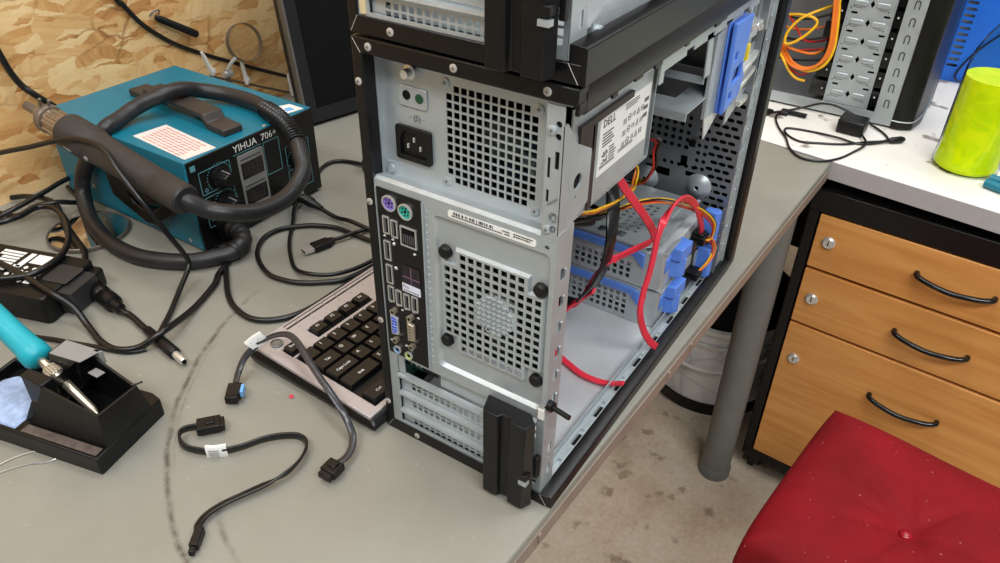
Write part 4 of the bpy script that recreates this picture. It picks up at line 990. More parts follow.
# ------------------------------------------------------------------ soldering station
SX, SY0, SY1, SH = -0.540, 0.097, 0.300, 0.122
SXB = -0.818
stn = thing('soldering_station', 'teal hot air soldering station with a black knobbed front on the grey workbench', 'soldering station', (0, 0, 0))
g = G(); g.box(SXB, SX - 0.003, SY0, SY1, 0.004, SH); g.build('case', M['teal'], stn, bevel=0.0015)
g = G(); g.box(SX - 0.0035, SX - 0.0005, SY0 + 0.0015, SY1 - 0.0015, 0.005, SH - 0.0012); fpn = g.build('front_panel', M['black_plastic'], stn)
g = G()
for (x, y) in ((SXB + .03, SY0 + .02), (SXB + .03, SY1 - .02), (SX - .03, SY0 + .02), (SX - .03, SY1 - .02)):
    g2 = G(); g2.cyl((x, y, 0), (x, y, .005), .009); g2.build('rubber_foot', M['castor'], stn)
g.bm.free()
xf = SX - 0.0004
MT = M['print_teal'] = mat('pale_teal_print', (92, 150, 158), 0.5)
g = G(); g.text('YIHUA  706+', 0.0125, frame((xf, 0.197, 0.1125), (0, 1, 0), (0, 0, 1), (1, 0, 0)) @ Matrix.Shear('XY', 4, (0.2, 0)).to_4x4() if False else frame((xf, 0.200, 0.1120), (0, 1, 0), (0, 0, 1), (1, 0, 0)), 0.0002, spacing=1.0)
g.build('lettering', M['white'], fpn, label='pale lettering along the top of the front panel')
g = G()
def outline(y0, y1, z0, z1, w=.0008):
    g.box(xf - .0003, xf + .0002, y0, y1, z0, z0 + w); g.box(xf - .0003, xf + .0002, y0, y1, z1 - w, z1); g.box(xf - .0003, xf + .0002, y0, y0 + w, z0, z1); g.box(xf - .0003, xf + .0002, y1 - w, y1, z0, z1)
outline(.111, .157, .074, .104); outline(.111, .157, .030, .070); outline(.210, .236, .060, .105); outline(.163, .207, .105, .1056, .0003)
outline(.244, .285, .058, .086); outline(.244, .285, .020, .052)
g.box(xf - .0003, xf + .0002, .102, .109, .1085, .1155)
for (yc, zc) in ((.139, .0885), (.141, .052), (.262, .062)):
    for k in range(21):
        a = -0.6 + k * (PI + 1.2) / 20
        g.box(xf - .0003, xf + .0002, yc + .0175 * math.cos(a) - .0006, yc + .0175 * math.cos(a) + .0006, zc + .0175 * math.sin(a) - .0006, zc + .0175 * math.sin(a) + .0006)
for (yc, zc) in ((.118, .079), (.152, .079), (.118, .040), (.152, .036), (.205, .022), (.176, .024)): g.plate(circ(yc, zc, .0024, 12), [circ(yc, zc, .0016, 12)], YZ(xf - .0002), .0004)
outline(.182, .205, .012, .018, .0006); outline(.208, .232, .017, .024, .0006)
g.build('panel_print', MT, fpn, label='pale teal outlines around the controls')
def knob(y, z, lbl=None):
    g = G(); g.lathe([(0.0001, -.001), (.0135, -.001), (.0130, .005), (.0095, .0065), (.0088, .0185), (.0078, .0200), (.0001, .0200)], (xf, y, z), 30, 'x')
    for k in range(14):
        a = 2 * PI * k / 14; g.cyl((xf + .006, y + .0093 * math.cos(a), z + .0093 * math.sin(a)), (xf + .0185, y + .0086 * math.cos(a), z + .0086 * math.sin(a)), .0011, n=6)
    k_ = g.build('knob', M['black_plastic'], fpn)
    g = G(); g.box(xf + .0065, xf + .0205, y - .0006, y + .0006, z + .0085, z + .0098); g.build('pointer', M['panel_grey'], k_)
knob(.139, .0885); knob(.141, .052); knob(.262, .062)
g = G(); g.prism(rrect(.168, .024, .208, .1025, .002), YZ(xf), -.0005, .0012); dsp = g.build('display_surround', M['panel_grey'], fpn, label='grey plate around the two displays')
g = G()
for z in (.070, .034): g.box(xf + .0011, xf + .0016, .171, .205, z, z + .0215)
g.m(1)
def seg7(y, z, s):
    for (a, b, c, d) in ((0, 0, 1, .12), (0, .94, 1, 1.06), (0, 1.88, 1, 2.0), (0, .06, .14, .94), (.86, .06, 1, .94), (0, 1.0, .14, 1.94), (.86, 1.0, 1, 1.94)): g.box(xf + .0015, xf + .0018, y + a * s, y + c * s, z + b * s, z + d * s)
for z in (.075, .039):
    for k in range(3): seg7(.1745 + k * .0095, z, .0062)
g.m(2)
for z in (.095, .0585):
    x = .172
    random.seed(int(z * 1000))
    while x < .202: w = random.uniform(.001, .003); g.box(xf + .0011, xf + .0015, x, x + w, z, z + .0022); x += w + .0008
g.build('display', [M['display'], mat('unlit_segment', (52, 48, 50), .3), M['ink']], dsp, label='two unlit digital displays')
g = G(); g.ball((xf + .001, .196, .0185), .0042, (1.0, 1.2, 1), 10); g.m(1).lathe([(.0055, -.0005), (.0055, .0015), (.004, .0018)], (xf, .196, .0185), 18, 'x', cap=False); g.build('switch', [M['red_led'], M['black_plastic']], fpn, label='small red switch')
g = G(); g.cyl((xf, .132, .022), (xf + .008, .132, .022), .016, n=24); g.build('hose_socket', M['black_plastic'], fpn)
# carrying handle on the lid
g = G()
def handle_profile():
    return
dx, dy = .985, -.17
ax = Vector((-0.768, 0.203, 0)); bx = Vector((-0.556, 0.184, 0)); d = (bx - ax).normalized(); nrm = Vector((-d.y, d.x, 0))
prof = [(0, SH), (0, .132), (.003, .134), (.034, .134), (.040, .146), (.172, .146), (.178, .134), (.208, .134), (.211, .132), (.211, SH), (.174, SH), (.166, .138), (.046, .138), (.038, SH)]
prof = [(a, SH + (b - SH) * 0.8) for a, b in prof]
def HM(u, v, w): p = ax + d * u + nrm * w; return (p.x, p.y, v)
g.plate(prof, [], lambda u, v, w: HM(u, v, w - .0135), .027)
g.build('carrying_handle', mat('dusty_black_handle', (52, 46, 42), .5, 0, .15, 60), stn, bevel=.0015, label='black strap handle across the lid')
g = G(); g.plate([(-.705, .102), (-.548, .100), (-.548, .158), (-.690, .170)][:0] or [(-.708, .106), (-.556, .100), (-.548, .163), (-.640, .190), (-.700, .175)][:0] or [(-.653, .111), (-.549, .104), (-.545, .146), (-.648, .155)], [], XY(SH), .0004)
lb = g.build('paper_label', M['pink_label'], stn, label='pale warning label by the front edge of the lid')
g = G(); random.seed(4)
for k in range(8):
    y = .1105 + k * .0048; x = -.640
    while x < -.562:
        w = random.uniform(.003, .012); g.box(x, x + w, y + (x + .6) * -.1, y + .0018 + (x + .6) * -.1, SH + .0003, SH + .0006); x += w + .002
g.build('print', M['pink_ink'], lb)
g = G(); g.plate([(-.580, .272), (-.552, .262), (-.546, .290), (-.572, .2905)], [], XY(SH), .0004); l2 = g.build('quality_label', M['label'], stn)
g = G(); g.plate([(-.566, .274), (-.556, .270), (-.553, .281), (-.563, .283)], [], XY(SH + .0003), .0003); g.build('print', M['sky'], l2); 
g = G(); g.lathe([(.0001, .0018), (.0028, .0012), (.0028, 0)], (-.546, .222, SH), 14); g.build('screw', M['steel_bright'], stn)
for (x, z) in ((-.752, .03), (-.565, .012), (-.755, .105), (-.64, .012)): screw(stn, x, SY0, z, .003)

M['clip_dull'] = mat('dull_clamp_steel', (120, 112, 104), .4, .6)
# hot air gun on its side holder
gun = thing('hot_air_gun', 'dark grey hot air gun with metal nozzle and long hose beside the teal station', 'hot air gun', (0, 0, 0))
A = Vector((-0.730, 0.0520, 0.1515)); B = Vector((-0.480, 0.0500, 0.1155)); ax_ = (B - A).normalized(); LEN = (B - A).length
def lathe_axis(g, prof, n=24):
    o = ax_.orthogonal().normalized(); b = ax_.cross(o); rings = []
    for (r, h) in prof:
        rings.append([g.bm.verts.new(A + ax_ * h + (o * math.cos(2 * PI * i / n) + b * math.sin(2 * PI * i / n)) * r) for i in range(n)])
    for P_, Q in zip(rings, rings[1:]):
        for i in range(n): g._f([P_[i], P_[(i + 1) % n], Q[(i + 1) % n], Q[i]])
    g._f(rings[0][::-1]); g._f(rings[-1])
g = G(); lathe_axis(g, [(.0190, .052), (.0210, .054), (.0210, .098), (.0195, .101), (.0186, .112), (.0176, .150), (.0166, .205), (.0163, LEN - .042), (.0170, LEN - .041), (.0170, LEN - .002), (.0152, LEN)])
body = g.build('handle', M['gun'], gun, label='round dark grey handle')
g = G(); lathe_axis(g, [(.0085, -.004), (.0088, .0), (.0105, .004), (.0165, .010), (.0165, .020), (.0140, .021), (.0140, .053)]); 
for k in range(10):
    a = 2 * PI * k / 10; o = ax_.orthogonal().normalized(); b = ax_.cross(o); q = o * math.cos(a) + b * math.sin(a)
    g.cyl(A + ax_ * .024 + q * .0140, A + ax_ * .052 + q * .0140, .0022, n=6)
nz = g.build('nozzle', mat('burnt_steel', (150, 138, 124), .35, .85, .2, 90), gun, label='burnt metal nozzle')
g = G(); lathe_axis(g, [(.0164, .010), (.0170, .011), (.0170, .017), (.0164, .018)]); g.cyl(A + ax_ * .012 + Vector((0, -.004, .0165)), A + ax_ * .012 + Vector((.004, -.004, .026)), .0018, n=8); g.cyl(A + ax_ * .016 + Vector((0, .004, .0165)), A + ax_ * .020 + Vector((.0, .004, .024)), .0018, n=8); g.build('clamp_ring', M['clip_dull'], nz)
g = G(); lathe_axis(g, [(.0050, -.030), (.0055, -.029), (.0055, -.004)]); g.build('tip', mat('dull_tube', (112, 104, 98), .4, .6), nz)
g = G()
for k, (h, s) in enumerate(((.080, 1), (.090, 1))): g.box(0, 0, 0, 0, 0, 0) if False else None
p = A + ax_ * .078; g.hexa([p + Vector((-.008, -.0200, -.002)), p + Vector((.006, -.0200, -.005)), p + Vector((.006, -.0200, -.0062)), p + Vector((-.008, -.0200, -.0032))], [p + Vector((-.008, -.0216, -.002)), p + Vector((.006, -.0216, -.005)), p + Vector((.006, -.0216, -.0062)), p + Vector((-.008, -.0216, -.0032))])
g.build('vent_mark', M['panel_grey'], body); g = G(); g.cyl(A + ax_ * .108 + Vector((0, -.0165, -.004)), A + ax_ * .108 + Vector((0, -.0196, -.005)), .0032, n=12); g.build('screw_hole', M['panel_grey'], body)
HOSE = [(-0.489,0.0500,0.1168),(-0.480,0.0530,0.1125),(-0.470,0.065,0.101),(-0.455,0.081,0.094),(-0.445,0.107,0.086),(-0.445,0.14,0.082),(-0.45,0.171,0.085),(-0.46,0.198,0.096),(-0.475,0.21,0.108),(-0.49,0.22,0.117),(-0.53,0.235,0.130),(-0.586,0.249,0.1330),(-0.637,0.247,0.1340),(-0.665,0.225,0.141),(-0.664,0.196,0.1515),(-0.667,0.174,0.1515),(-0.677,0.157,0.146),(-0.687,0.14,0.138),(-0.685,0.117,0.133),(-0.682,0.097,0.130),(-0.696,0.087,0.110),(-0.728,0.087,0.079),(-0.747,0.084,0.052),(-0.745,0.076,0.028),(-0.71,0.058,0.0115),(-0.647,0.04,0.0105),(-0.597,0.038,0.0105),(-0.561,0.048,0.0105),(-0.529,0.067,0.0105),(-0.51,0.089,0.012),(-0.499,0.106,0.014),(-0.501,0.122,0.017),(-0.512,0.132,0.020),(-0.526,0.134,0.022),(-0.539,0.132,0.022)]
g = G(); g.tube(HOSE, .0098, 16, 7); hose = g.build('hose', M['rubber'], gun, label='thick dark rubber hose', angle=80)
g = G(); path_ = catmull(HOSE[8:12], 60)
sub = path_[55:160]
g.tube([tuple(p) for p in sub], .011, 16, 1, smooth=False, radii=lambda t: .0114 + .0010 * math.sin(t * 2 * PI * 15)); g.build('ribbed_sleeve', M['cable'], hose)
g = G(); e = catmull(HOSE[30:], 8); g.tube([tuple(p) for p in e], .0145, 16, 1, smooth=False, radii=lambda t: .0112 + .0004 * math.sin(t * 40)); g.build('elbow', M['rubber'], hose)
# bracket that holds the gun on the station
g = G(); mp = lambda u, v, w: (u, SY0 - w, v)
g.plate([(-.688, .098), (-.680, .112), (-.560, .094), (-.552, .076), (-.570, .050), (-.612, .022), (-.632, .020), (-.690, .042), (-.693, .066)], [[(-.655, .058), (-.655, .050), (-.648, .044), (-.632, .039), (-.606, .046), (-.588, .060), (-.604, .054), (-.628, .047), (-.640, .049)]], mp, .012)
g.plate([(-.690, .100), (-.684, .112), (-.560, .092), (-.556, .080), (-.60, .076), (-.735, .090)], [], mp, .022)
g.build('gun_holder', M['black_plastic'], stn, bevel=.002, label='black side holder for the hot air gun')

# ------------------------------------------------------------------ cables on the bench
def cable(name, label, pts, r, mt='cable', n=8, cat='cable', group=None):
    g = G(); g.tube(pts, r, n, 7); return tag(g.build(name, M[mt], angle=80), label, cat, group)
THIN = [(-0.85,-0.04,0.0035),(-0.82,-0.03,0.06),(-0.785,-0.016,0.10),(-0.747,-0.004,0.118),(-0.698,0.010,0.134),(-0.642,0.029,0.152),(-0.607,0.036,0.1545),(-0.585,0.036,0.149),(-0.562,0.031,0.136),(-0.534,0.029,0.114),(-0.519,0.034,0.088),(-0.512,0.040,0.064),(-0.508,0.048,0.040),(-0.505,0.049,0.0235),(-0.494,0.024,0.009),(-0.473,-0.006,0.0045),(-0.46,-0.025,0.004),(-0.446,-0.045,0.0035)]
cable('cable', 'thin black cable draped over the hot air gun and down to the bench', THIN, .0030)
ferr = thing('power_cable', 'black cable with a fat ferrite sleeve ending in a silver barrel plug', 'cable', (0, 0, 0))
FERR = [(-0.855,0.036,0.008),(-0.836,0.045,0.012),(-0.80,0.050,0.018),(-0.765,0.048,0.020),(-0.717,0.029,0.020),(-0.682,0.019,0.014),(-0.655,0.012,0.009),(-0.636,0.001,0.009),(-0.618,-0.012,0.010),(-0.598,-0.024,0.010),(-0.572,-0.031,0.010),(-0.516,-0.036,0.0085),(-0.501,-0.035,0.0065),(-0.481,-0.038,0.0055),(-0.462,-0.041,0.0055)]
g = G(); g.tube(FERR, .0036, 10, 7); g.build('cord', M['cable'], ferr, angle=80)
def seg(g, a, b, prof, n=20):
    a, b = Vector(a), Vector(b); d = (b - a); L = d.length; d.normalize(); o = d.orthogonal().normalized(); c = d.cross(o); rings = []
    for (t, r) in prof: rings.append([g.bm.verts.new(a + d * L * t + (o * math.cos(2 * PI * i / n) + c * math.sin(2 * PI * i / n)) * r) for i in range(n)])
    for P_, Q in zip(rings, rings[1:]):
        for i in range(n): g._f([P_[i], P_[(i + 1) % n], Q[(i + 1) % n], Q[i]])
    g._f(rings[0][::-1]); g._f(rings[-1])
g = G(); seg(g, (-0.586, -0.028, .0115), (-0.514, -0.0365, .0105), [(0, .005), (.02, .0085), (.08, .0100), (.25, .0102), (.26, .0094), (.30, .0094), (.31, .0102), (.48, .0102), (.49, .0094), (.53, .0094), (.54, .0102), (.72, .0102), (.80, .0098), (.82, .0068), (.98, .0062), (1.0, .004)]); g.build('ferrite_sleeve', M['black_plastic'], ferr, angle=50)
g = G(); seg(g, (-0.466, -0.0405, .0066), (-0.408, -0.0495, .0066), [(0, .0040), (.03, .0050), (.35, .0054), (.37, .0064), (.98, .0064), (1, .0055)]); pg = g.build('plug', M['black_plastic'], ferr, angle=50)
g = G(); seg(g, (-0.408, -0.0495, .0066), (-0.391, -0.0522, .0066), [(0, .0040), (.9, .0040), (1, .0032)]); g.m(1); seg(g, (-0.391, -0.0522, .0066), (-0.3902, -0.0523, .0066), [(0, .0024), (1, .0024)]); g.build('barrel_tip', [M['steel_bright'], M['black_matte']], pg, label='silver barrel tip')
LOOPL = [(-0.85,-0.04,0.004),(-0.80,-0.055,0.022),(-0.770,-0.047,0.036),(-0.748,-0.03,0.0375),(-0.745,-0.007,0.036),(-0.76,0.022,0.030),(-0.742,0.033,0.030),(-0.697,0.022,0.033),(-0.649,-0.003,0.0365),(-0.621,-0.029,0.0375),(-0.61,-0.056,0.0385),(-0.613,-0.076,0.0385),(-0.635,-0.10,0.0385),(-0.66,-0.12,0.038),(-0.70,-0.15,0.02),(-0.74,-0.18,0.0045)]
cable('cable', 'black cable looped on top of the power brick', LOOPL, .0038)
BRICKC = [(-0.76,-0.14,0.004),(-0.71,-0.105,0.030),(-0.684,-0.087,0.0385),(-0.66,-0.078,0.0385),(-0.615,-0.076,0.0375),(-0.566,-0.076,0.0350),(-0.543,-0.070,0.022),(-0.520,-0.072,0.008),(-0.49,-0.078,0.004),(-0.466,-0.076,0.004),(-0.448,-0.062,0.006),(-0.437,-0.040,0.0165),(-0.444,-0.018,0.012),(-0.459,0.016,0.0045),(-0.476,0.056,0.004),(-0.490,0.075,0.004),(-0.500,0.098,0.0035)]
cable('cable', 'black cable crossing the power brick and curling under the rubber hose', BRICKC, .0036)
LFTA = [(-0.85,-0.035,0.004),(-0.81,-0.015,0.012),(-0.798,0.003,0.02),(-0.797,0.019,0.022),(-0.802,0.056,0.024),(-0.812,0.093,0.024),(-0.818,0.15,0.02),(-0.82,0.22,0.004)]
cable('cable', 'black cable running along the wood panel behind the round mirror', LFTA, .0034)
LFTB = [(-0.855,-0.005,0.010),(-0.825,0.003,0.010),(-0.799,0.013,0.010),(-0.776,0.030,0.0235),(-0.764,0.050,0.0235),(-0.765,0.074,0.012),(-0.790,0.089,0.005),(-0.83,0.10,0.004)]
cable('cable', 'shorter black cable lying across the edge of the round mirror', LFTB, .0034)
FRONTC = [(-0.545,0.112,0.004),(-0.520,0.106,0.003),(-0.506,0.098,0.0032),(-0.485,0.081,0.0035),(-0.452,0.055,0.0035),(-0.426,0.041,0.0035),(-0.398,0.036,0.0035),(-0.378,0.043,0.0035),(-0.362,0.061,0.0035),(-0.354,0.085,0.0035),(-0.352,0.115,0.0035),(-0.351,0.153,0.0035),(-0.350,0.194,0.0035),(-0.348,0.26,0.0035)]
cable('cable', 'thick black cable sweeping in front of the station towards the keyboard', FRONTC, .0034)
LOOPR = [(-0.330,0.30,0.0035),(-0.364,0.239,0.0035),(-0.403,0.23,0.0035),(-0.446,0.23,0.0035),(-0.476,0.218,0.0035),(-0.493,0.203,0.0035),(-0.506,0.185,0.0035),(-0.507,0.161,0.0035),(-0.491,0.135,0.0035),(-0.469,0.118,0.0035),(-0.443,0.107,0.0035),(-0.423,0.107,0.0035),(-0.4,0.114,0.0035),(-0.378,0.13,0.0035),(-0.36,0.15,0.0035),(-0.352,0.19,0.0035),(-0.348,0.25,0.0035)]
cable('cable', 'black cable in a wide loop right of the station', LOOPR, .0031)
usb = thing('usb_cable', 'black usb cable with its silver plug pointing at the soldering station', 'cable', (0, 0, 0))
g = G(); g.tube([(-0.430,0.201,0.006),(-0.425,0.211,0.006),(-0.417,0.23,0.0072),(-0.411,0.251,0.004),(-0.396,0.277,0.0032),(-0.37,0.31,0.0032)], .0026, 8, 6); g.build('cord', M['cable'], usb, angle=80)
ud = Vector((0.011, 0.038, 0)).normalized(); un = Vector((ud.y, -ud.x, 0)); u0 = Vector((-0.441, 0.163, 0.0052))
def ubox(g, a, b, w, h, w2=None):
    w2 = w if w2 is None else w2
    lo = [u0 + ud * a + un * s * w / 2 + Vector((0, 0, t * h / 2)) for s, t in ((-1, -1), (1, -1), (1, 1), (-1, 1))]
    hi = [u0 + ud * b + un * s * w2 / 2 + Vector((0, 0, t * h / 2)) for s, t in ((-1, -1), (1, -1), (1, 1), (-1, 1))]
    g.hexa(lo, hi)
g = G(); ubox(g, 0, .013, .0115, .0045); g.m(1); ubox(g, -.0002, .002, .0095, .0022); g.build('usb_plug', [M['steel_bright'], M['black_matte']], usb, label='silver usb plug')
g = G(); ubox(g, .0125, .036, .0150, .0082); ubox(g, .036, .043, .011, .007, .006); g.build('plug_grip', M['black_plastic'], usb, bevel=.0012)
jack = thing('jack_cable', 'black cable with a thick round plug fitted to the lower right of the station front', 'cable', (0, 0, 0))
g = G(); g.tube([(-0.492,0.247,0.0095),(-0.465,0.246,0.006),(-0.439,0.245,0.0095),(-0.413,0.246,0.0075),(-0.373,0.250,0.0032),(-0.34,0.27,0.0032)], .0029, 8, 6); g.build('cord', M['cable'], jack, angle=80)
g = G(); seg(g, (-0.5385, 0.251, .0150), (-0.490, 0.247, .0098), [(0, .0072), (.1, .0085), (.2, .0085), (.22, .0075), (.60, .0070), (.65, .0055), (1, .0036)]); g.build('plug', M['black_plastic'], jack, angle=50)
g = G(); seg(g, (-0.528, 0.247, .022), (-0.522, 0.246, .0255), [(0, .003), (.6, .0032), (1, .0018)]); g.build('cap', M['steel_bright'], jack, label='small bright metal cap on the plug')
JACKC = [(-0.532,0.244,0.010),(-0.524,0.229,0.006),(-0.505,0.208,0.0032),(-0.4764,0.174,0.0032),(-0.45,0.15,0.0032),(-0.425,0.133,0.0032),(-0.399,0.127,0.0095),(-0.379,0.137,0.0095),(-0.366,0.152,0.0095),(-0.357,0.175,0.0095),(-0.352,0.21,0.0095),(-0.347,0.26,0.0095)]
cable('cable', 'thin black cable hanging straight down from the station plug then turning right', JACKC, .0026)
BACKC = [(-0.56,0.30,0.0035),(-0.575,0.325,0.0035),(-0.585,0.35,0.0035),(-0.583,0.37,0.0035),(-0.563,0.382,0.0035),(-0.529,0.383,0.0065)]
bc = cable('cable', 'black cable ending in a square plug behind the soldering station', BACKC, .0028)
g = G(); g.box(-.532, -.500, .372, .396, 0, .020); g.build('plug', M['black_plastic'], bc, bevel=.003)

# ------------------------------------------------------------------ power brick
brick = thing('power_brick', 'black laptop power brick with a white printed label at the left of the bench', 'power adapter', (-0.564, -0.088, 0), 0)
def BK(u, v, w): return (-0.95 * u - 0.31 * v, -0.31 * u + 0.95 * v, w)
g = G(); g.prism(rrect(0.0, 0.0, 0.150, 0.080, .006), BK, 0.0, 0.0335); bb = g.build('body', M['black_plastic'], brick, bevel=.002)
g = G(); g.prism([(.030, .014), (.128, .014), (.128, .074), (.030, .074)], BK, .0333, .0338); lb = g.build('printed_label', M['black_plastic'], brick)
g = G(); random.seed(21)
g.prism([(.034, .054), (.064, .054), (.064, .071), (.034, .071)], BK, .0336, .0341)
g.prism([(.067, .044), (.074, .044), (.074, .071), (.067, .071)], BK, .0336, .0341)
g.prism([(.036, .020), (.060, .020), (.060, .037), (.036, .037)][:4], BK, .0336, .0340) if False else None
for k in range(7): g.prism(rect(.080, .0345 + k * .0054, .080 + random.uniform(.020, .032), .0382 + k * .0054), BK, .0336, .0341)
for i in range(4):
    for j in range(4):
        u = .034 + i * .0115; v = .022 + j * .0078
        if v < .060: g.prism(circ(u + .003, v, .0026, 10) if (i + j) % 3 else rect(u, v - .002, u + .0085, v + .002), BK, .0336, .0341)
g.prism(circ(.086, .024, .0045, 14), BK, .0336, .0341); g.prism(circ(.100, .022, .0035, 14), BK, .0336, .0341)
g.build('print', M['white'], lb, label='white print and symbols')
g = G(); g.prism(rrect(-.017, .020, .002, .062, .003), BK, 0.004, .030); g.prism(rrect(-.004, .030, .028, .062, .004), BK, .0335, .0345) ; g.build('mains_plug', M['gun'], brick, bevel=.0025)
g = G(); g.prism(rrect(-.012, .060, .016, .080, .006), BK, 0.003, .026); g.build('strain_relief', M['black_plastic'], brick, bevel=.003)

# ------------------------------------------------------------------ soldering iron in its holder
hold = thing('iron_holder', 'black plastic soldering iron holder with a pale blue sponge at the bench corner', 'iron holder', (-0.334, -0.183, 0), 0)
hu = Vector((-0.973, -0.230, 0)); hv = Vector((-0.230, 0.973, 0))
def HB(u, v, z): p = hu * u + hv * v; return (p.x, p.y, z)
def ring(pts, z): return [HB(u, v, z) for u, v in pts]
g = G()
base = [(0, 0), (0, .079), (.012, .083), (.165, .083), (.172, .076), (.172, .006), (.166, 0)]
inn = [(.094, .004), (.094, .079), (.160, .079), (.168, .074), (.168, .008), (.164, .004)]
g.plate(base, [inn], lambda u, v, w: HB(u, v, w), .0195)
g.plate(inn, [], lambda u, v, w: HB(u, v, w), .008)
g.prism([(0.001, .001), (0.001, .0725), (.094, .0725), (.094, .001)], HB, 0.0, .0192)
bd = g.build('base', M['black_plastic'], hold, bevel=.0012)
g = G()
o0 = [(.001, .013), (.001, .068), (.086, .0745), (.086, .013)]; o1 = [(.001, .0155), (-.003, .0575), (.052, .0665), (.0545, .0155)]
i1 = [(.0032, .0177), (-.0006, .0555), (.052, .0645), (.0545, .0177)]; i0 = [(.006, .019), (.006, .062), (.072, .066), (.072, .019)]
zt = .0585
V0 = [g.bm.verts.new(p) for p in ring(o0, .019)]; zs = (.055, .055, .0700, .0700); V1 = [g.bm.verts.new(HB(u, v, z)) for (u, v), z in zip(o1, zs)]; V2 = [g.bm.verts.new(HB(u, v, z)) for (u, v), z in zip(i1, zs)]; V3 = [g.bm.verts.new(p) for p in ring(i0, .0205)]
for a, b in ((V0, V1), (V1, V2), (V2, V3)):
    for i in range(4): g._f([a[i], a[(i + 1) % 4], b[(i + 1) % 4], b[i]])
g._f(V3); g._f(V0[::-1])
fn = g.build('funnel', M['black_plastic'], hold, bevel=.0009)
g = G(); g.hexa(ring([(.070, .0145), (.070, .0745), (.094, .074), (.094, .0155)], .0195), ring([(.0548, .0157), (.0525, .0664), (.0835, .0670), (.0825, .0200)], .042))
g.hexa(ring([(.0548, .0157), (.0525, .0280), (.0835, .0300), (.0825, .0200)], .042), ring([(.0550, .0157), (.0525, .0280), (.0822, .0300), (.0820, .0200)], .072))
g.hexa(ring([(.0525, .0500), (.0525, .0664), (.0835, .0670), (.0830, .0480)], .042), ring([(.0525, .0520), (.0525, .0664), (.0835, .0670), (.0830, .0500)], .072))
g.build('rest_arm', M['black_plastic'], hold, bevel=.0012)
g = G(); g.prism([(.046, .050), (.040, .0690), (.080, .0700), (.080, .050)], HB, .0722, .0734); g.prism([(.040, .066), (.038, .0690), (.046, .0690), (.047, .066)], HB, .0600, .0734); g.prism([(.032, .050), (.030, .058), (.042, .060), (.044, .052)], HB, .0590, .0602)
g.build('metal_clip', M['panel_grey'], hold, bevel=.0004, label='bent grey metal clip')
g = G(); g.prism([(.004, .003), (.004, .0115), (.086, .0115), (.086, .003)], HB, .0194, .0199); g.build('scuffed_ledge', M['scuffed'], bd, label='brown scuffed ledge')
g = G(); g.prism([(.096, .006), (.096, .050), (.108, .060), (.150, .060), (.160, .050), (.160, .008)], HB, .008, .0175); sp = g.build('sponge', M['sponge'], hold, bevel=.003, label='pale blue stained sponge')
g = G(); g.tube([HB(.001, .056, .0555), HB(-.002, .060, .0555), HB(-.004, .0635, .0552)], .0011, 6, 4); g.build('wire_stub', M['cable'], hold)

iron = thing('soldering_iron', 'soldering iron with a teal grip and pale metal tip lying in the black holder', 'soldering iron', (0, 0, 0))
T = Vector((-0.3640, -0.1570, 0.0355)); E_ = Vector((-0.4490, -0.1575, 0.0710)); di = (T - E_).normalized()
def along(t): return E_ + di * t
LT = (T - E_).length
def segi(g, prof, n=22):
    o = di.orthogonal().normalized(); c = di.cross(o); rings = []
    for (t, r) in prof: rings.append([g.bm.verts.new(along(t) + (o * math.cos(2 * PI * i / n) + c * math.sin(2 * PI * i / n)) * r) for i in range(n)])
    for P_, Q in zip(rings, rings[1:]):
        for i in range(n): g._f([P_[i], P_[(i + 1) % n], Q[(i + 1) % n], Q[i]])
    g._f(rings[0][::-1]); g._f(rings[-1])
g = G(); segi(g, [(-.100, .0090), (-.098, .0106), (-.02, .0110), (0, .0118), (.005, .0130), (.014, .0130), (.016, .0112), (.018, .0100)]); g.build('grip', M['teal_grip'], iron, angle=60, label='teal rubber grip')
g = G(); segi(g, [(-.135, .0035), (-.130, .0055), (-.105, .0078), (-.099, .0082)]); g.build('tail', M['black_plastic'], iron, angle=60)
g = G(); segi(g, [(.017, .0040), (.027, .0040), (.028, .0058), (.039, .0062), (.040, .0050), (.044, .0048), (LT - .008, .0034), (LT - .004, .0028), (LT, .0012)]); 
o = di.orthogonal().normalized(); c = di.cross(o)
for k in range(16):
    a = 2 * PI * k / 16; q = o * math.cos(a) + c * math.sin(a); g.cyl(along(.029) + q * .0059, along(.038) + q * .0062, .0007, n=5)
g.build('metal_tip', M['nickel'], iron, angle=50, label='pale metal tip and nut')
IRONC = [(-0.562,-0.160,0.143),(-0.585,-0.150,0.128),(-0.60,-0.135,0.08),(-0.59,-0.122,0.02),(-0.56,-0.112,0.0042),(-0.535,-0.102,0.003),(-0.514,-0.0945,0.003),(-0.493,-0.087,0.003),(-0.475,-0.082,0.0095),(-0.455,-0.073,0.0108),(-0.44,-0.066,0.013),(-0.425,-0.058,0.006),(-0.415,-0.05,0.0165)]
g = G(); g.tube([tuple(along(-.133)), tuple(along(-.150)), (-0.600,-0.150,0.12),(-0.605,-0.135,0.05),(-0.585,-0.120,0.006),(-0.56,-0.112,0.003),(-0.535,-0.102,0.003),(-0.514,-0.0945,0.003),(-0.493,-0.0865,0.003),(-0.473,-0.0800,0.003),(-0.458,-0.0735,0.0024),(-0.449,-0.0660,0.0024),(-0.444,-0.0585,0.0024)], .0025, 8, 6); g.build('cord', M['cable'], iron, angle=80)

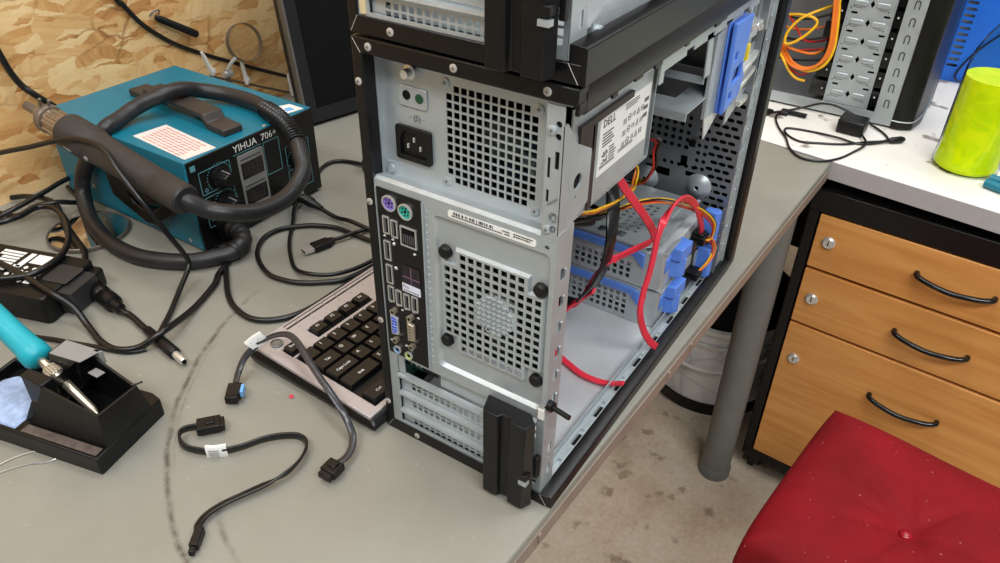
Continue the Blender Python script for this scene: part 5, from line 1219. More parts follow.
# ------------------------------------------------------------------ keyboard
kb = thing('keyboard', 'silver and black keyboard sticking out from behind the tower', 'keyboard', (-0.339, -0.0105, 0), math.radians(-2.2))
KD, KL = 0.158, 0.30
def kz(x): return 0.0225 - 0.007 * (x / KD)
g = G()
n = 8
lo = [(-.002, 0.002, 0), (KD + .006, 0.002, 0), (KD + .006, KL, 0), (-.002, KL, 0)]
mid = [(-.004, -.002, .012), (KD + .010, -.002, .008), (KD + .010, KL + .004, .008), (-.004, KL + .004, .012)]
hi = [(0, 0.003, .0205), (KD + .004, 0.003, .0135), (KD + .004, KL - .003, .0135), (0, KL - .003, .0205)]
L0 = [g.bm.verts.new(p) for p in lo]; L1 = [g.bm.verts.new(p) for p in mid]; L2 = [g.bm.verts.new(p) for p in hi]
g._f(L0[::-1]); g._f(L2)
for a, b in ((L0, L1), (L1, L2)):
    for i in range(4): g._f([a[i], a[(i + 1) % 4], b[(i + 1) % 4], b[i]])
g.build('base', M['black_plastic'], kb, bevel=.002)
well = rect(0.048, 0.016, KD - 0.0040, KL - .014); fw = rect(0.0290, 0.015, 0.0455, 0.0325); f2 = rect(0.0255, 0.052, 0.0430, 0.133)
g = G(); g.plate([(0.0005, 0.002), (KD + .002, 0.002), (KD + .002, KL - .002), (0.0005, KL - .002)], [well, fw, f2], lambda u, v, w: (u, v, kz(u) - .0035 + w), .0040)
g.build('top_frame', M['silver_plastic'], kb, bevel=.0008, label='silver plastic top frame')
g = G(); g.prism(rect(0.0035, .040, .0105, KL - .02), lambda u, v, w: (u, v, kz(u) + w), 0.0002, .0006)
g.m(1)
for k in range(9): g.prism(rect(.0035, .055 + k * .0185, .0105, .0558 + k * .0185), lambda u, v, w: (u, v, kz(u) + w), .0004, .0012)
g.m(2).prism(rect(.0052, .040, .0085, KL - .02), lambda u, v, w: (u, v, kz(u) + w), .0004, .0009)
g.m(1)
for k in range(6): g.prism(circ(.0165, .052 + k * .0185, .0009, 8), lambda u, v, w: (u, v, kz(u) + w), .0002, .0006)
g.build('media_strip', [M['black_plastic'], M['panel_grey'], M['silver_plastic']], kb, label='grooved strip along the back')
g = G(); g.lathe([(.0001, .0022), (.0040, .0022), (.0044, .0014), (.0050, .0014), (.0052, .0024), (.0064, .0022), (.0068, 0)], (0.0185, .0185, kz(.0185) - .0002), 26); g.build('round_button', M['steel_dark'], kb, label='round corner button')
KEYN = [0]
def key(x, y, w, d, legend, size=.0052, sy=0):
    z0 = kz(x) - .003; zt = kz(x) + .0042
    g = G(); c = .0016
    lo = [(x - d / 2, y - w / 2, z0), (x + d / 2, y - w / 2, z0), (x + d / 2, y + w / 2, z0), (x - d / 2, y + w / 2, z0)]
    hi = [(x - d / 2 + c, y - w / 2 + c, zt + .0004), (x + d / 2 - c * 1.3, y - w / 2 + c, zt - .0004), (x + d / 2 - c * 1.3, y + w / 2 - c, zt - .0004), (x - d / 2 + c, y + w / 2 - c, zt + .0004)]
    g.hexa(lo, hi)
    if legend:
        g.m(1)
        if w < .02 and len(legend) == 1: px, py = x - d * .16, y - w * .12
        elif w < .02: px, py = x - d * .1, y
        else: px, py = x + d * .05, y
        g.text(legend, size, frame((px, py, zt + .0003), (0, 1, 0), (-1, 0, 0), (0, 0, 1)), .00012)
    g.build('key', [M['key'], M['white']], kb)
P_ = .0189
key(.0372, .0236, .0155, .0150, 'Esc', .0046)
for k in range(4): key(.0342, .0615 + k * .0205, .0178, .0150, 'F%d' % (k + 1), .0046)
for k in range(4): pass
rows = [(.0578, 0.0, ['~', '1', '2', '3', '4', '5', '6', '7', '8', '9', '0']), (.0765, .0095, ['Q', 'W', 'E', 'R', 'T', 'Y', 'U', 'I', 'O', 'P']), (.0952, .0140, ['A', 'S', 'D', 'F', 'G', 'H', 'J', 'K', 'L']), (.1140, .0235, ['Z', 'X', 'C', 'V', 'B', 'N', 'M'])]
y0 = .0270
for i, lg in enumerate(rows[0][2]): key(rows[0][0], y0 + i * P_, P_ - .0008, P_ - .0008, lg)
for rx, off, lgs, nm, wd in ((.0765, .0095, rows[1][2], 'Tab', 1.5), (.0952, .0142, rows[2][2], 'Caps Lock', 1.75), (.1140, .0236, rows[3][2], 'Shift', 2.25)):
    ww = P_ * wd; key(rx, y0 - P_ / 2 + ww / 2, ww - .0008, P_ - .0008, nm, .0042)
    for i, lg in enumerate(lgs): key(rx, y0 - P_ / 2 + ww + P_ / 2 + i * P_, P_ - .0008, P_ - .0008, lg)
yy = y0 - P_ / 2
for nm, wd in (('Ctrl', 1.5), ('', 1.0), ('Alt', 1.5), ('', 6.0)):
    ww = P_ * wd; key(.1330 + .0100, yy + ww / 2, ww - .0008, P_ - .0008, nm, .0042); yy += ww

# ------------------------------------------------------------------ loose flat cables in front
S1 = [(-0.306,-0.104,0.0085),(-0.314,-0.114,0.008),(-0.311,-0.121,0.0075),(-0.301,-0.1255,0.007),(-0.29,-0.124,0.006),(-0.271,-0.115,0.006),(-0.257,-0.099,0.006),(-0.248,-0.082,0.006),(-0.238,-0.070,0.006),(-0.225,-0.061,0.006),(-0.2135,-0.062,0.006),(-0.206,-0.072,0.006),(-0.202,-0.085,0.006),(-0.202,-0.099,0.006),(-0.208,-0.116,0.0055),(-0.216,-0.134,0.005),(-0.222,-0.148,0.0045),(-0.2245,-0.162,0.0045),(-0.2225,-0.172,0.0045),(-0.219,-0.176,0.0045)]
s1 = thing('data_cable', 'black flat data cable in an S curve with a white paper tag', 'cable', (0, 0, 0))
g = G(); g.ribbon(S1, .0075, .0024, [(0.15, .1, 1)] * 11 + [(0.4, .2, .9)] * 3 + [(1, .1, .4)] * 6); g.build('flat_cord', M['cable'], s1, angle=80)
def block(g, c, d, L, w, h, up=(0, 0, 1)):
    c = Vector(c); d = Vector(d).normalized(); s = d.cross(Vector(up)).normalized(); u = s.cross(d)
    g.hexa([c - d * L / 2 + s * a * w / 2 + u * b * h / 2 for a, b in ((-1, -1), (1, -1), (1, 1), (-1, 1))], [c + d * L / 2 + s * a * w / 2 + u * b * h / 2 for a, b in ((-1, -1), (1, -1), (1, 1), (-1, 1))])
g = G(); block(g, (-.3000, -.0970, .0072), (.62, .75, 0), .021, .015, .0085); block(g, (-.2925, -.0895, .0072), (.62, .75, 0), .006, .0125, .007); block(g, (-.299, -.096, .0120), (.62, .75, 0), .008, .006, .0015); c1 = g.build('connector', M['black_plastic'], s1, bevel=.0008)
g = G(); block(g, (-.2120, -.1825, .0048), (.54, -.84, 0), .017, .0072, .0076); block(g, (-.2058, -.1921, .0048), (.54, -.84, 0), .006, .0046, .0056); g.build('connector', M['black_plastic'], s1, bevel=.0008)
g = G(); g.ribbon([(-.2775, -.1187, .0060), (-.271, -.1150, .0060), (-.2640, -.1075, .0060)], .0145, .0034, (.02, .02, 1), k=4); tg = g.build('paper_tag', M['white'], s1, label='white paper tag with tiny print')
g = G()
for k in range(4): block(g, (-.271 + .0016, -.1150 - .0024, .0020 + k * .0024 + .001), (.80, .58, 0), .009, .0004, .0007)
g.build('print', M['panel_grey'], tg)

S2 = [(-0.3225,-0.046,0.0085),(-0.329,-0.036,0.012),(-0.331,-0.026,0.020),(-0.327,-0.017,0.0285),(-0.318,-0.006,0.038),(-0.308,0.002,0.0430),(-0.296,0.005,0.0460),(-0.280,0.001,0.0470),(-0.261,-0.007,0.044),(-0.238,-0.016,0.039),(-0.217,-0.023,0.034),(-0.2,-0.028,0.026),(-0.190,-0.031,0.017),(-0.180,-0.037,0.011),(-0.173,-0.047,0.0085),(-0.1705,-0.057,0.0075),(-0.172,-0.064,0.0072)]
s2 = thing('data_cable', 'black flat data cable looped over the keyboard corner with a blue clipped end', 'cable', (0, 0, 0))
g = G(); g.ribbon(S2, .0064, .0022, [(.8, .6, .3)] * 4 + [(.2, .9, .3)] * 4 + [(.35, .9, .15)] * 5 + [(.8, .5, .1)] * 4); g.build('flat_cord', mat('dark_translucent_cable', (46, 46, 50), .3, 0, .25, 200), s2, angle=80)
g = G(); block(g, (-.3160, -.0535, .0068), (.60, -.80, -.1), .015, .0135, .0085); block(g, (-.3100, -.0620, .0070), (.6, -.8, 0), .006, .012, .008); g.build('connector', M['black_plastic'], s2, bevel=.0008)
g = G(); block(g, (-.3080, -.0500, .0095), (.60, -.80, -.1), .010, .0028, .007); g.build('clip', M['sky'], s2, label='bright blue clip')
g = G(); block(g, (-.1715, -.0725, .0075), (.05, -1, 0), .014, .0155, .0078); block(g, (-.1712, -.0810, .0070), (.05, -1, 0), .006, .0130, .006); block(g, (-.1716, -.071, .0122), (.05, -1, 0), .008, .008, .0016); g.build('connector', M['black_plastic'], s2, bevel=.0008)
g = G(); g.ribbon([(-.3280, -.0180, .0320), (-.3240, -.0120, .0370), (-.3190, -.0055, .0410)], .0150, .003, (.55, .75, -.25), k=4); tg = g.build('paper_tag', M['white'], s2, label='white folded paper tag')
g = G()
for k in range(4): block(g, (-.3265 + k * .0022 - .0014, -.0150 + k * .0030, .0362 + k * .0018), (.55, -.75, .25), .009 - (k % 2) * .003, .0005, .0005, (-.3, 0, 1))
g.build('print', M['panel_grey'], tg)
g = G(); g.tube([(-.42, -.242, .0012), (-.415, -.215, .0012), (-.405, -.198, .0012), (-.392, -.1905, .0012), (-.384, -.194, .0012), (-.388, -.203, .0012), (-.398, -.212, .0012), (-.41, -.235, .0012), (-.405, -.26, .0012)], .0006, 6, 8); tag(g.build('solder_wire', M['steel_bright']), 'thin silver solder wire bent on the bench below the iron holder', 'wire')
g = G(); g.ball((-.271, -.0245, .0012), .0026, (1, .8, .5), 6); tag(g.build('plastic_chip', M['red_cable']), 'tiny red plastic chip on the bench beside the keyboard', 'chip')

# ------------------------------------------------------------------ round mirror, third hand, monitor and the wall
mir = thing('round_mirror', 'round metal rimmed mirror lying on the bench beneath the cables', 'mirror', (-0.7000, 0.046, 0))
g = G(); g.lathe([(.0001, 0), (.0470, 0), (.0485, .002), (.0485, .0060), (.0475, .0068), (.0462, .0062), (.0460, .0050)], (0, 0, 0), 48, cap=False); g.build('rim', M['clip_dull'], mir)
g = G(); g.lathe([(.0001, .0052), (.0461, .0052), (.0461, .0042), (.0001, .0042)], (0, 0, 0), 48, cap=False); g.build('mirror_glass', mat('mirror_glass', (226, 226, 224), .04, 1.0, .01), mir)

M['clip_metal'] = mat('shiny_clip_metal', (232, 230, 224), .25, .35, .04)
hh = thing('helping_hand', 'magnifier stand with round lens and crocodile clips behind the teal station', 'magnifier stand', (-0.833, 0.40, 0))
g = G(); g.lathe([(.022, 0), (.0225, .006), (.008, .012), (.0001, .012)], (0, 0, 0), 24); g.cyl((0, 0, .01), (0, 0, .082), .004); g.cyl((0, -.032, .082), (.004, .118, .008), .0020); g.build('stand', mat('dull_brown_metal', (96, 84, 72), .5, .3), hh)
g = G(); g.tube([(0, 0, .080), (.006, .006, .092), (.012, .014, .102)], .003, 8, 4); g.cyl((0, -.008, .076), (0, .008, .076), .006, n=12); g.build('neck', M['steel_bright'], hh)
lc = Vector((.010, .036, .119)); ln = Vector((.95, -.10, .30)).normalized(); lo_ = ln.orthogonal().normalized(); lb_ = ln.cross(lo_)
g = G()
def ringat(r, h, n=40): return [g.bm.verts.new(lc + ln * h + (lo_ * math.cos(2 * PI * i / n) + lb_ * math.sin(2 * PI * i / n)) * r) for i in range(n)]
pr = [ringat(.0288, -.005), ringat(.0297, -.005), ringat(.0297, .005), ringat(.0288, .005)]
for k in range(4):
    a, b = pr[k], pr[(k + 1) % 4]
    for i in range(40): g._f([a[i], a[(i + 1) % 40], b[(i + 1) % 40], b[i]])
g.build('lens_ring', M['clip_dull'], hh, label='thin metal lens ring')
m_, nt_, b_ = new_mat('lens_glass'); b_.inputs['Base Color'].default_value = lin((238, 224, 188)); b_.inputs['Transmission Weight'].default_value = 0.93; b_.inputs['Roughness'].default_value = .1; b_.inputs['IOR'].default_value = 1.12
g = G(); a = ringat(.0288, -.002); b = ringat(.0288, .002)
g._f(a[::-1]); g._f(b)
for i in range(40): g._f([a[i], a[(i + 1) % 40], b[(i + 1) % 40], b[i]])
g.build('lens', m_, hh, label='clear round magnifying lens')
for (p, q) in (((.008, -.032, .086), (.008, -.045, .125)), ((.008, .030, .052), (.008, .025, .092)), ((.008, .123, .003), (.008, .118, .042))):
    p, q = Vector(p), Vector(q)
    g = G(); seg(g, p, q, [(0, .004), (.3, .0045), (.45, .003), (.75, .0036), (1, .002)]); g.box(p.x - .006, p.x + .006, p.y - .002, p.y + .002, p.z + .004, p.z + .010); g.build('crocodile_clip', M['label'] if False else M['clip_metal'], hh)

mon = thing('monitor', 'black computer monitor leaning back between the wood panel and the towers', 'monitor', (-0.700, 0.438, 0), math.radians(-14))
mo = Matrix.Rotation(math.radians(-9), 4, 'Y')
def mbox(g, x0, x1, y0, y1, z0, z1):
    b0 = len(g.bm.verts); g.box(x0, x1, y0, y1, z0, z1); g.bm.verts.ensure_lookup_table()
    for v in list(g.bm.verts)[b0:]: v.co = mo @ v.co + Vector((0, 0, -.013))
g = G(); mbox(g, -.03, -.004, 0, .43, .02, .33); mbox(g, -.006, 0, 0, .43, .02, .042); mbox(g, -.006, 0, 0, .43, .31, .33); mbox(g, -.006, 0, 0, .020, .042, .31); mbox(g, -.006, 0, .41, .43, .042, .31)
cs = g.build('housing', mat('dark_bluish_plastic', (22, 23, 27), .4), mon)
g = G(); mbox(g, -.0055, -.0035, .02, .41, .042, .31); g.build('screen', M['black_matte'], mon)
g = G(); mbox(g, -.012, .0004, -.0030, .0008, .02, .33); g.build('edge_trim', mat('grey_edge_trim', (110, 106, 100), .4, .4), mon, label='grey trim along the edge')
g = G(); g.box(-.09, .02, .15, .28, 0.0, .006); g.box(-.058, -.036, .19, .24, .004, .10); g.build('stand', M['black_plastic'], mon, bevel=.003)

wx = -0.853
cable('cable', 'black cable sagging across the wood panel behind the soldering station', [(-0.858,0.24,0.34),(wx,0.256,0.227),(wx,0.264,0.213),(wx,0.284,0.182),(wx,0.31,0.156),(wx,0.34,0.133),(wx,0.389,0.104),(wx,0.444,0.075),(wx,0.504,0.044),(wx,0.56,0.018),(wx,0.62,0.0042),(wx,0.70,0.0042)], .0034)
cable('cable', 'thick black cable curving down the wood panel to the hot air nozzle', [(-0.856,0.02,0.36),(-0.853,0.072,0.255),(-0.853,0.079,0.222),(-0.852,0.084,0.19),(-0.85,0.088,0.167),(-0.845,0.094,0.148),(-0.838,0.104,0.133),(-0.832,0.13,0.10),(-0.832,0.16,0.05),(-0.834,0.20,0.0042)], .0044)
tl = thing('hanging_tool', 'dark round handled tool hung on a hook high on the wood panel', 'tool', (-0.853, 0.32, 0.18))
g = G(); seg(g, (.004, -.012, .004), (.012, .046, -.034), [(0, .0035), (.1, .0052), (.9, .0058), (.98, .0055), (1, .0032)]); g.m(1); seg(g, (.0119, .0457, -.0338), (.0122, .0472, -.0350), [(0, .0028), (1, .0028)]); g.build('grip', [M['black_plastic'], M['panel_grey']], tl)
g = G(); g.tube([(-.006, -.016, .004), (.002, -.016, .010), (.006, -.010, .014), (.004, -.004, .012), (0, -.004, .006)], .0012, 6, 5); g.build('hook', M['steel_dark'], tl)
# ------------------------------------------------------------------ the open desktop case on the white desk
CX0, CX1, CYF, CYB, CH = -0.36, 0.082, 0.992, 1.185, 0.42
case2 = thing('desktop_case', 'black tower case with silver drive bays and orange cables on the white desk', 'computer', (0, 0, 0), 0)
g = G()
g.box(CX0, CX1, CYF, CYB, 0.004, 0.010); g.box(CX0, CX1, CYB - .003, CYB, .010, CH); g.box(CX0, CX1, CYF, CYB, CH - .004, CH); g.box(CX0, CX0 + .003, CYF, CYB, .01, CH)
g.build('shell', M['black_paint'], case2)
g = G(); g.box(CX0, CX1, CYF - .001, CYF + .001, 0.004, 0.022); g.box(CX0, CX1, CYF + .001, CYF + .012, .010, .012); g.build('bottom_rail', M['steel'], case2)
g = G(); g.box(CX0 + .01, -.035, CYB - .006, CYB - .003, .012, .40); g.box(CX0 + .01, -.03, CYF + .012, CYB - .006, .010, .0115); g.build('board_tray', M['steel_dark'], case2)
g = G()
xf0, xf1 = 0.0505, 0.0505
tabs = []
g.box(.052, .0815, CYF - .0015, CYF + .0005, .004, CH - .004)
fs = g.build('front_strip', M['steel'], case2, label='silver front strip with punched tabs')
for k in range(14):
    z = .033 + k * .0265
    g = G(); g.tube([(.0635, CYF - .0018, z), (.0635, CYF - .0018, z + .010), (.0655, CYF - .0018, z + .0125), (.0680, CYF - .0018, z + .0125), (.0700, CYF - .0018, z + .010), (.0700, CYF - .0018, z)], .0009, 6, 3); g.build('tab', M['ink'], fs)
# stamped silver drive bay sheet with diamond holes
hs = []
for k in range(13):
    z = .041 + k * .0295; u = -.0005 + .0035
    hs.append([(u, z - .006), (u + .0035, z), (u, z + .006), (u - .0035, z)])
    for (a, b) in ((-.0285, .0085), (.021, .0085)): hs.append(rect(u + a, z + b + .003, u + a + .0095, z + b + .0065))
    for (a, b) in ((-.027, -.006), (.026, -.009), (-.030, -.009)): hs.append(circ(u + a, z + b, .0012, 6))
    hs.append(rect(u - .026, z - .0085, u - .014, z - .0078)); hs.append(rect(u + .012, z - .0085, u + .024, z - .0078))
g = G(); g.plate(rect(-.031, .022, .0375, CH - .02), hs, XZ(CYF + .003), .0012)
db = g.build('drive_bay_sheet', M['steel'], case2, label='stamped silver drive bay sheet with diamond holes')
for k in range(13):
    z = .041 + k * .0295
    g = G()
    bone = [(-.027, -.0030), (-.025, -.0042), (-.009, -.0042), (-.0065, -.0028), (-.0062, .0028), (-.009, .0042), (-.025, .0042), (-.027, .0030)]
    for s in (-1, 1):
        g.prism([(.003 + s * u_, z + v_) for u_, v_ in bone][::s], XZ(CYF + .003), 0, -.0026)
    g.build('rib', M['steel'], db, bevel=.0016)
g = G(); g.box(.0365, .0385, CYF + .001, CYF + .05, .022, CH - .02); g.box(-.0325, -.0305, CYF + .001, CYF + .05, .022, CH - .02); g.build('side_flange', M['steel'], db)
for k in range(12):
    z = .028 + k * .0325
    g = G(); g.box(.0388, .0518, CYF + .004, CYB - .01, z, z + .026); g.m(1).ball((.045, CYF + .0035, z + .016), .0018, (1, 1, 1), 6); g.build('bay_slot', [M['black_gloss'], M['steel_bright']], case2)
    g = G(); g.box(-.060 + (k % 3) * .004, -.0328, CYF + .006, CYB - .01, z, z + .026); g.m(1).ball((-.040, CYF + .0055, z + .013), .0016, (1, 1, 1), 6); g.build('drive_end', [M['black_gloss'], M['steel_bright']], case2)
g = G(); g.prism([(.0815, CYF - .004), (.098, CYF - .003), (.114, CYF + .008), (.122, CYF + .05), (.122, CYB - .02), (.112, CYB), (.0815, CYB)], XY(0), .002, CH + .005)
fb = g.build('front_bezel', M['black_plastic'], case2, bevel=.002)
g = G(); g.tube([(.082, CYF - .0045, .0155), (.098, CYF - .0037, .0155), (.1145, CYF + .0078, .0165), (.1225, CYF + .05, .022), (.1225, CYF + .10, .030)], .0011, 6, 5); g.build('accent_line', M['steel'], fb, label='thin grey line low on the bezel')
g = G(); g.lathe([(.0001, 0), (.0026, .001), (.0026, .004)], (.1235, 1.13, .003), 12); g.build('foot', M['steel_bright'], fb)
def wire(pts, c, r=.0024): g = G(); g.tube(pts, r, 8, 7); g.build('power_wire', M[c], case2, angle=80)
yw = 1.006
thick = [(-.085, yw + .04, .30), (-.065, yw, .24), (-.052, yw - .01, .19), (-.044, yw - .015, .15), (-.040, yw - .018, .112), (-.048, yw - .02, .085), (-.070, yw - .02, .070), (-.096, yw - .015, .073), (-.125, yw + .02, .085), (-.17, yw + .08, .10)]
for i in range(3): wire([(p[0] + .0035 * (i - 1), p[1] + .002 * i, p[2] + .003 * math.sin(i * 2.0)) for p in thick], ('orange_wire', 'orange_wire', 'yellow_wire')[i], .0026)
wire([(-.17, yw + .07, .15), (-.135, yw + .02, .145), (-.105, yw, .152), (-.082, yw - .005, .152), (-.074, yw - .005, .143), (-.085, yw - .01, .125), (-.104, yw - .012, .108), (-.117, yw - .01, .105), (-.117, yw - .01, .122), (-.106, yw - .008, .142), (-.090, yw - .005, .156), (-.060, yw + .02, .17)], 'yellow_wire')
wire([(-.16, yw + .07, .145), (-.115, yw, .140), (-.100, yw, .122), (-.088, yw, .112), (-.070, yw + .02, .108), (-.05, yw + .06, .11)], 'red_wire', .0018)
wire([(-.16, yw + .06, .085), (-.121, yw, .080), (-.100, yw - .01, .060), (-.085, yw - .012, .050), (-.070, yw - .01, .048)], 'yellow_wire')
wire([(-.16, yw + .06, .082), (-.121, yw + .003, .076), (-.098, yw - .007, .062), (-.080, yw - .008, .056), (-.070, yw, .060)], 'red_wire', .0018)
wire([(-.16, yw + .05, .098), (-.118, yw + .005, .096), (-.090, yw, .092), (-.066, yw, .094), (-.05, yw + .04, .10)], 'orange_wire')
for k in range(5): wire([(-.18, yw + .08, .05 + k * .02), (-.11, yw + .05, .06 + k * .018), (-.06, yw + .05, .07 + k * .02)], ('cable', 'red_wire', 'cable', 'orange_wire', 'cable')[k], .002)

# charger with a thin lead in front of the case
chg = thing('charger', 'small black charger block with its thin lead curled around it on the white desk', 'charger', (0, 0, 0))
g = G(); g.prism([(.010, .922), (.052, .920), (.053, .958), (.010, .962)], XY(0), 0.0, .024); g.build('block', M['black_plastic'], chg, bevel=.003)
CHG = [(-0.115,0.915,0.0045),(-0.104,0.928,0.004),(-0.087,0.95,0.004),(-0.069,0.975,0.004),(-0.052,0.984,0.010),(-0.030,0.984,0.020),(-0.005,0.985,0.020),(0.030,0.985,0.010),(0.069,0.968,0.003),(0.088,0.943,0.002),(0.085,0.927,0.002),(0.064,0.908,0.002),(0.035,0.878,0.002),(0.001,0.859,0.002),(-0.027,0.848,0.002),(-0.05,0.861,0.002),(-0.06,0.878,0.002),(-0.055,0.891,0.002),(-0.017,0.898,0.002),(0.021,0.892,0.0045),(0.058,0.894,0.002),(0.095,0.928,0.0045)]
g = G(); g.tube(CHG, .0019, 8, 7); g.build('lead', M['cable'], chg, angle=80)
CHG2 = [(-0.089,0.944,0.0045),(-0.087,0.919,0.002),(-0.072,0.884,0.002),(-0.049,0.847,0.0022),(-0.033,0.812,0.0024),(-0.01,0.788,0.0024),(0.018,0.792,0.0024),(0.039,0.816,0.0022),(0.052,0.85,0.002),(0.064,0.892,0.0048),(.05,.925,.006)]
g = G(); g.tube(CHG2, .0019, 8, 7); g.build('lead', M['cable'], chg, angle=80)
g = G(); seg(g, (.092, .925, .0055), (.112, .945, .0055), [(0, .003), (.15, .005), (.8, .0055), (1, .003)]); g.build('plug', M['black_plastic'], chg, angle=60)
g = G(); seg(g, (-.122, .905, .0065), (-.098, .936, .0065), [(0, .003), (.1, .0055), (.8, .0055), (1, .0025)]); g.build('plug', M['black_plastic'], chg, angle=60); g = G(); g.box(-.075, -.045, .948, .956, .002, .007); g.build('lead_end', M['black_plastic'], chg)
g = G(); g.box(-.088, -.074, .940, .958, 0, .008); tag(g.build('clip', M['winlogo'], bevel=.002), 'small purple grey clip lying by the open case on the white desk', 'clip')

# spray bottle with yellow liquid
bot = thing('spray_bottle', 'clear bottle of bright yellow green liquid standing on the white desk', 'bottle', (0.205, 0.905, 0))
mg, nt, b = new_mat('clear_bottle_plastic')
tb = nt.nodes.new('ShaderNodeBsdfTransparent'); tb.inputs[0].default_value = (.90, .945, .92, 1)
gb = nt.nodes.new('ShaderNodeBsdfGlossy'); gb.inputs['Roughness'].default_value = .06
lw = nt.nodes.new('ShaderNodeLayerWeight'); lw.inputs[0].default_value = .03
mxs = nt.nodes.new('ShaderNodeMixShader'); nt.links.new(lw.outputs['Fresnel'], mxs.inputs[0]); nt.links.new(tb.outputs[0], mxs.inputs[1]); nt.links.new(gb.outputs[0], mxs.inputs[2])
nt.links.new(mxs.outputs[0], nt.nodes['Material Output'].inputs[0])
ml, nt, b = new_mat('yellow_liquid')
tc = N(nt, 'ShaderNodeTexCoord'); nz_ = N(nt, 'ShaderNodeTexNoise', Scale=22.0, Detail=3.0, Distortion=2.0); nt.links.new(tc.outputs['Object'], nz_.inputs['Vector'])
r = ramp(nt, [(0.35, lin((214, 232, 4))), (0.55, lin((240, 246, 6))), (0.75, lin((255, 246, 30)))]); nt.links.new(nz_.outputs['Fac'], r.inputs[0]); nt.links.new(r.outputs[0], b.inputs['Base Color'])
b.inputs['Transmission Weight'].default_value = 0.0; b.inputs['Roughness'].default_value = .08; b.inputs['IOR'].default_value = 1.33
outer = [(.0405, 0), (.0455, .003), (.0465, .010), (.0455, .018), (.0445, .030), (.0445, .12), (.0440, .150), (.040, .175), (.031, .198), (.021, .215), (.016, .226), (.016, .240)]
g = G(); g.lathe(outer + [(r_ - .0016, h) for r_, h in reversed(outer[1:])] , (0, 0, 0), 48, cap=False); g.lathe([(.0001, .0005), (.0406, .0005)], (0, 0, 0), 48, cap=False); g.build('bottle_body', mg, bot, angle=60)
g = G(); g.lathe([(.0001, .0025), (.040, .0025), (.0437, .006), (.0445, .011), (.0436, .018), (.0426, .030), (.0426, .12), (.0424, .140), (.0001, .140)], (0, 0, 0), 48, cap=False); g.build('liquid', ml, bot, angle=60, label='bright yellow green liquid')
g = G(); g.tube([(.004, 0, .24), (.006, .004, .16), (-.006, -.002, .08), (-.012, -.004, .02)], .0032, 8, 6); g.build('dip_tube', M['white'], bot)
g = G(); g.lathe([(.0001, .262), (.017, .262), (.0195, .258), (.0195, .236), (.0172, .236)], (0, 0, 0), 28, cap=False); g.box(-.020, .055, -.011, .011, .26, .285); g.box(.036, .045, -.006, .006, .225, .262); g.build('spray_head', M['teal'], bot, bevel=.003)

# blue unit behind
bu = thing('blue_unit', 'bright blue metal unit with rows of vent slots at the back of the white desk', 'power supply', (0, 0, 0))
g = G()
hs = [slot(.128 + c_ * .034 - .0095, .028 + k * .0115, .128 + c_ * .034 + .0095, .0335 + k * .0115, 4) for c_ in range(1) for k in range(11)]
g.plate(rect(.112, .0, .36, .21), hs, XZ(1.295), .0015)
g.box(.112, .1135, 1.2965, 1.50, 0, .21); g.box(.3585, .36, 1.2965, 1.50, 0, .21); g.box(.112, .36, 1.2965, 1.50, .2085, .21); g.box(.112, .36, 1.4985, 1.50, 0, .21)
g.build('case', M['blue_case'], bu)
g = G(); g.box(.118, .35, 1.312, 1.45, .005, .2); g.build('inside', M['steel'], bu)
cable('cable', 'thin black cable hanging in front of the bright blue unit', [(.20, 1.27, .003), (.165, 1.285, .004), (.140, 1.288, .012), (.152, 1.288, .05), (.175, 1.288, .085), (.20, 1.288, .11), (.24, 1.29, .12), (.30, 1.289, .09), (.33, 1.26, .003)], .0018)
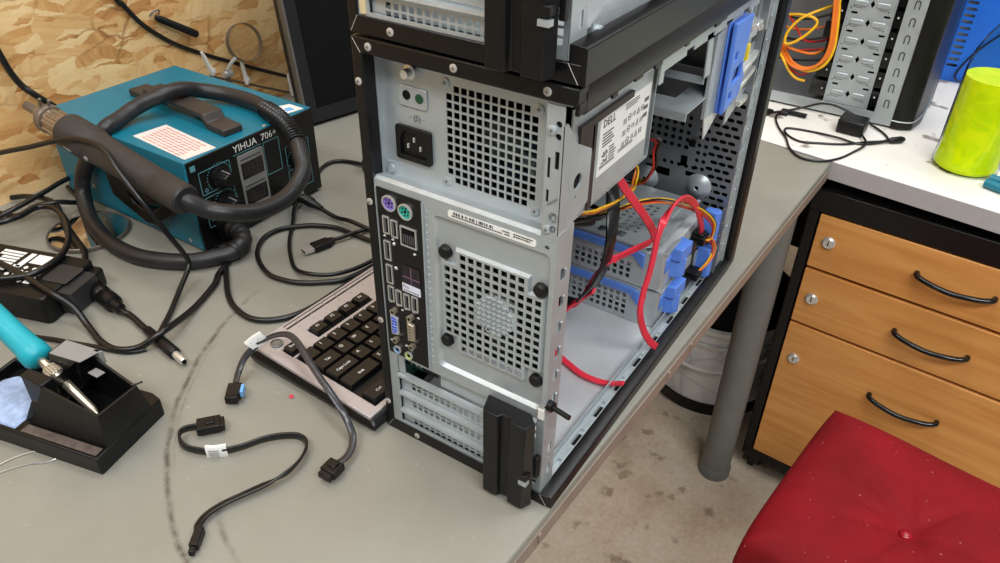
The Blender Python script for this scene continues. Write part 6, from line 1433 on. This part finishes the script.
# crumpled foil pouch and teal tool past the bottle
random.seed(9)
bm = bmesh.new(); bmesh.ops.create_icosphere(bm, subdivisions=4, radius=1.0)
for v in bm.verts:
    n_ = math.sin(v.co.x * 9 + v.co.z * 7) * math.sin(v.co.y * 8 - v.co.z * 11) * .10 + random.uniform(-.05, .05)
    v.co = Vector((v.co.x * .05, v.co.y * .035, (v.co.z * .5 + .5) * .075)) * (1 + n_)
    v.co.z = max(0, v.co.z)
g = G(); g.bm.free(); g.bm = bm; o = g.build('foil_pouch', M['steel_bright'], flat=True); o.location = (.272, 0.965, 0); tag(o, 'crumpled silver foil pouch behind the yellow bottle on the white desk', 'pouch')
tt = thing('pliers', 'teal handled pliers poking in at the right edge of the white desk', 'pliers', (.2425, .868, 0), math.radians(-12))
for s in (0, 1):
    g = G(); g.tube([(0, s * -.020, .007), (.03, s * -.024, .007), (.07, s * -.018, .007), (.10, s * -.006 - .004, .007)], .0068, 12, 6); g.build('handle', M['teal'], tt, label='teal dipped handle')
g = G(); g.prism([(.10, -.014), (.12, -.013), (.155, -.008), (.155, -.004), (.12, .003), (.10, .004)], XY(0), .002, .012); g.build('jaw', M['steel_dark'], tt, bevel=.001)
# ------------------------------------------------------------------ camera and lights
cam = bpy.data.cameras.new('camera'); co = bpy.data.objects.new('camera', cam); COL.objects.link(co)
co.location = (0.1884, -0.3753, 0.5208); co.rotation_euler = Euler((0.9597, -0.0147, 0.5781), 'XYZ')
cam.sensor_width = 36.0; cam.lens = 772.15 * 36.0 / 1000.0; cam.clip_start = 0.01; cam.clip_end = 50
SC.camera = co
def area(name, loc, target, sx, sy, power, col=(1, 1, 1)):
    l = bpy.data.lights.new(name, 'AREA'); l.shape = 'RECTANGLE'; l.size = sx; l.size_y = sy; l.energy = power; l.color = col
    o = bpy.data.objects.new(name, l); COL.objects.link(o); o.location = loc
    o.rotation_euler = (Vector(target) - Vector(loc)).to_track_quat('-Z', 'Y').to_euler(); return o
area('ceiling_light', (-0.15, 0.25, 1.65), (-0.15, 0.25, 0), 1.3, 0.30, 14, (0.99, 1.0, 1.0))
area('ceiling_light', (1.05, -0.55, 1.60), (0.25, 0.35, -0.2), 1.3, 0.30, 33, (0.99, 1.0, 1.0))
area('ceiling_light', (-0.45, -0.95, 1.60), (-0.35, 0.15, 0.1), 1.3, 0.30, 18, (0.99, 1.0, 1.0))
area('ceiling_light', (0.55, 1.15, 1.65), (0.45, 1.0, 0), 1.3, 0.30, 16, (0.99, 1.0, 1.0))
w = bpy.data.worlds.new('world'); SC.world = w; w.use_nodes = True
bg = w.node_tree.nodes['Background']; bg.inputs[0].default_value = (0.93, 0.96, 1.0, 1); bg.inputs[1].default_value = 0.25
SC.view_settings.view_transform = 'Standard'; SC.view_settings.look = 'None'; SC.view_settings.gamma = 1.0
SC.view_settings.exposure = 0.0
SC.view_settings.use_curve_mapping = False
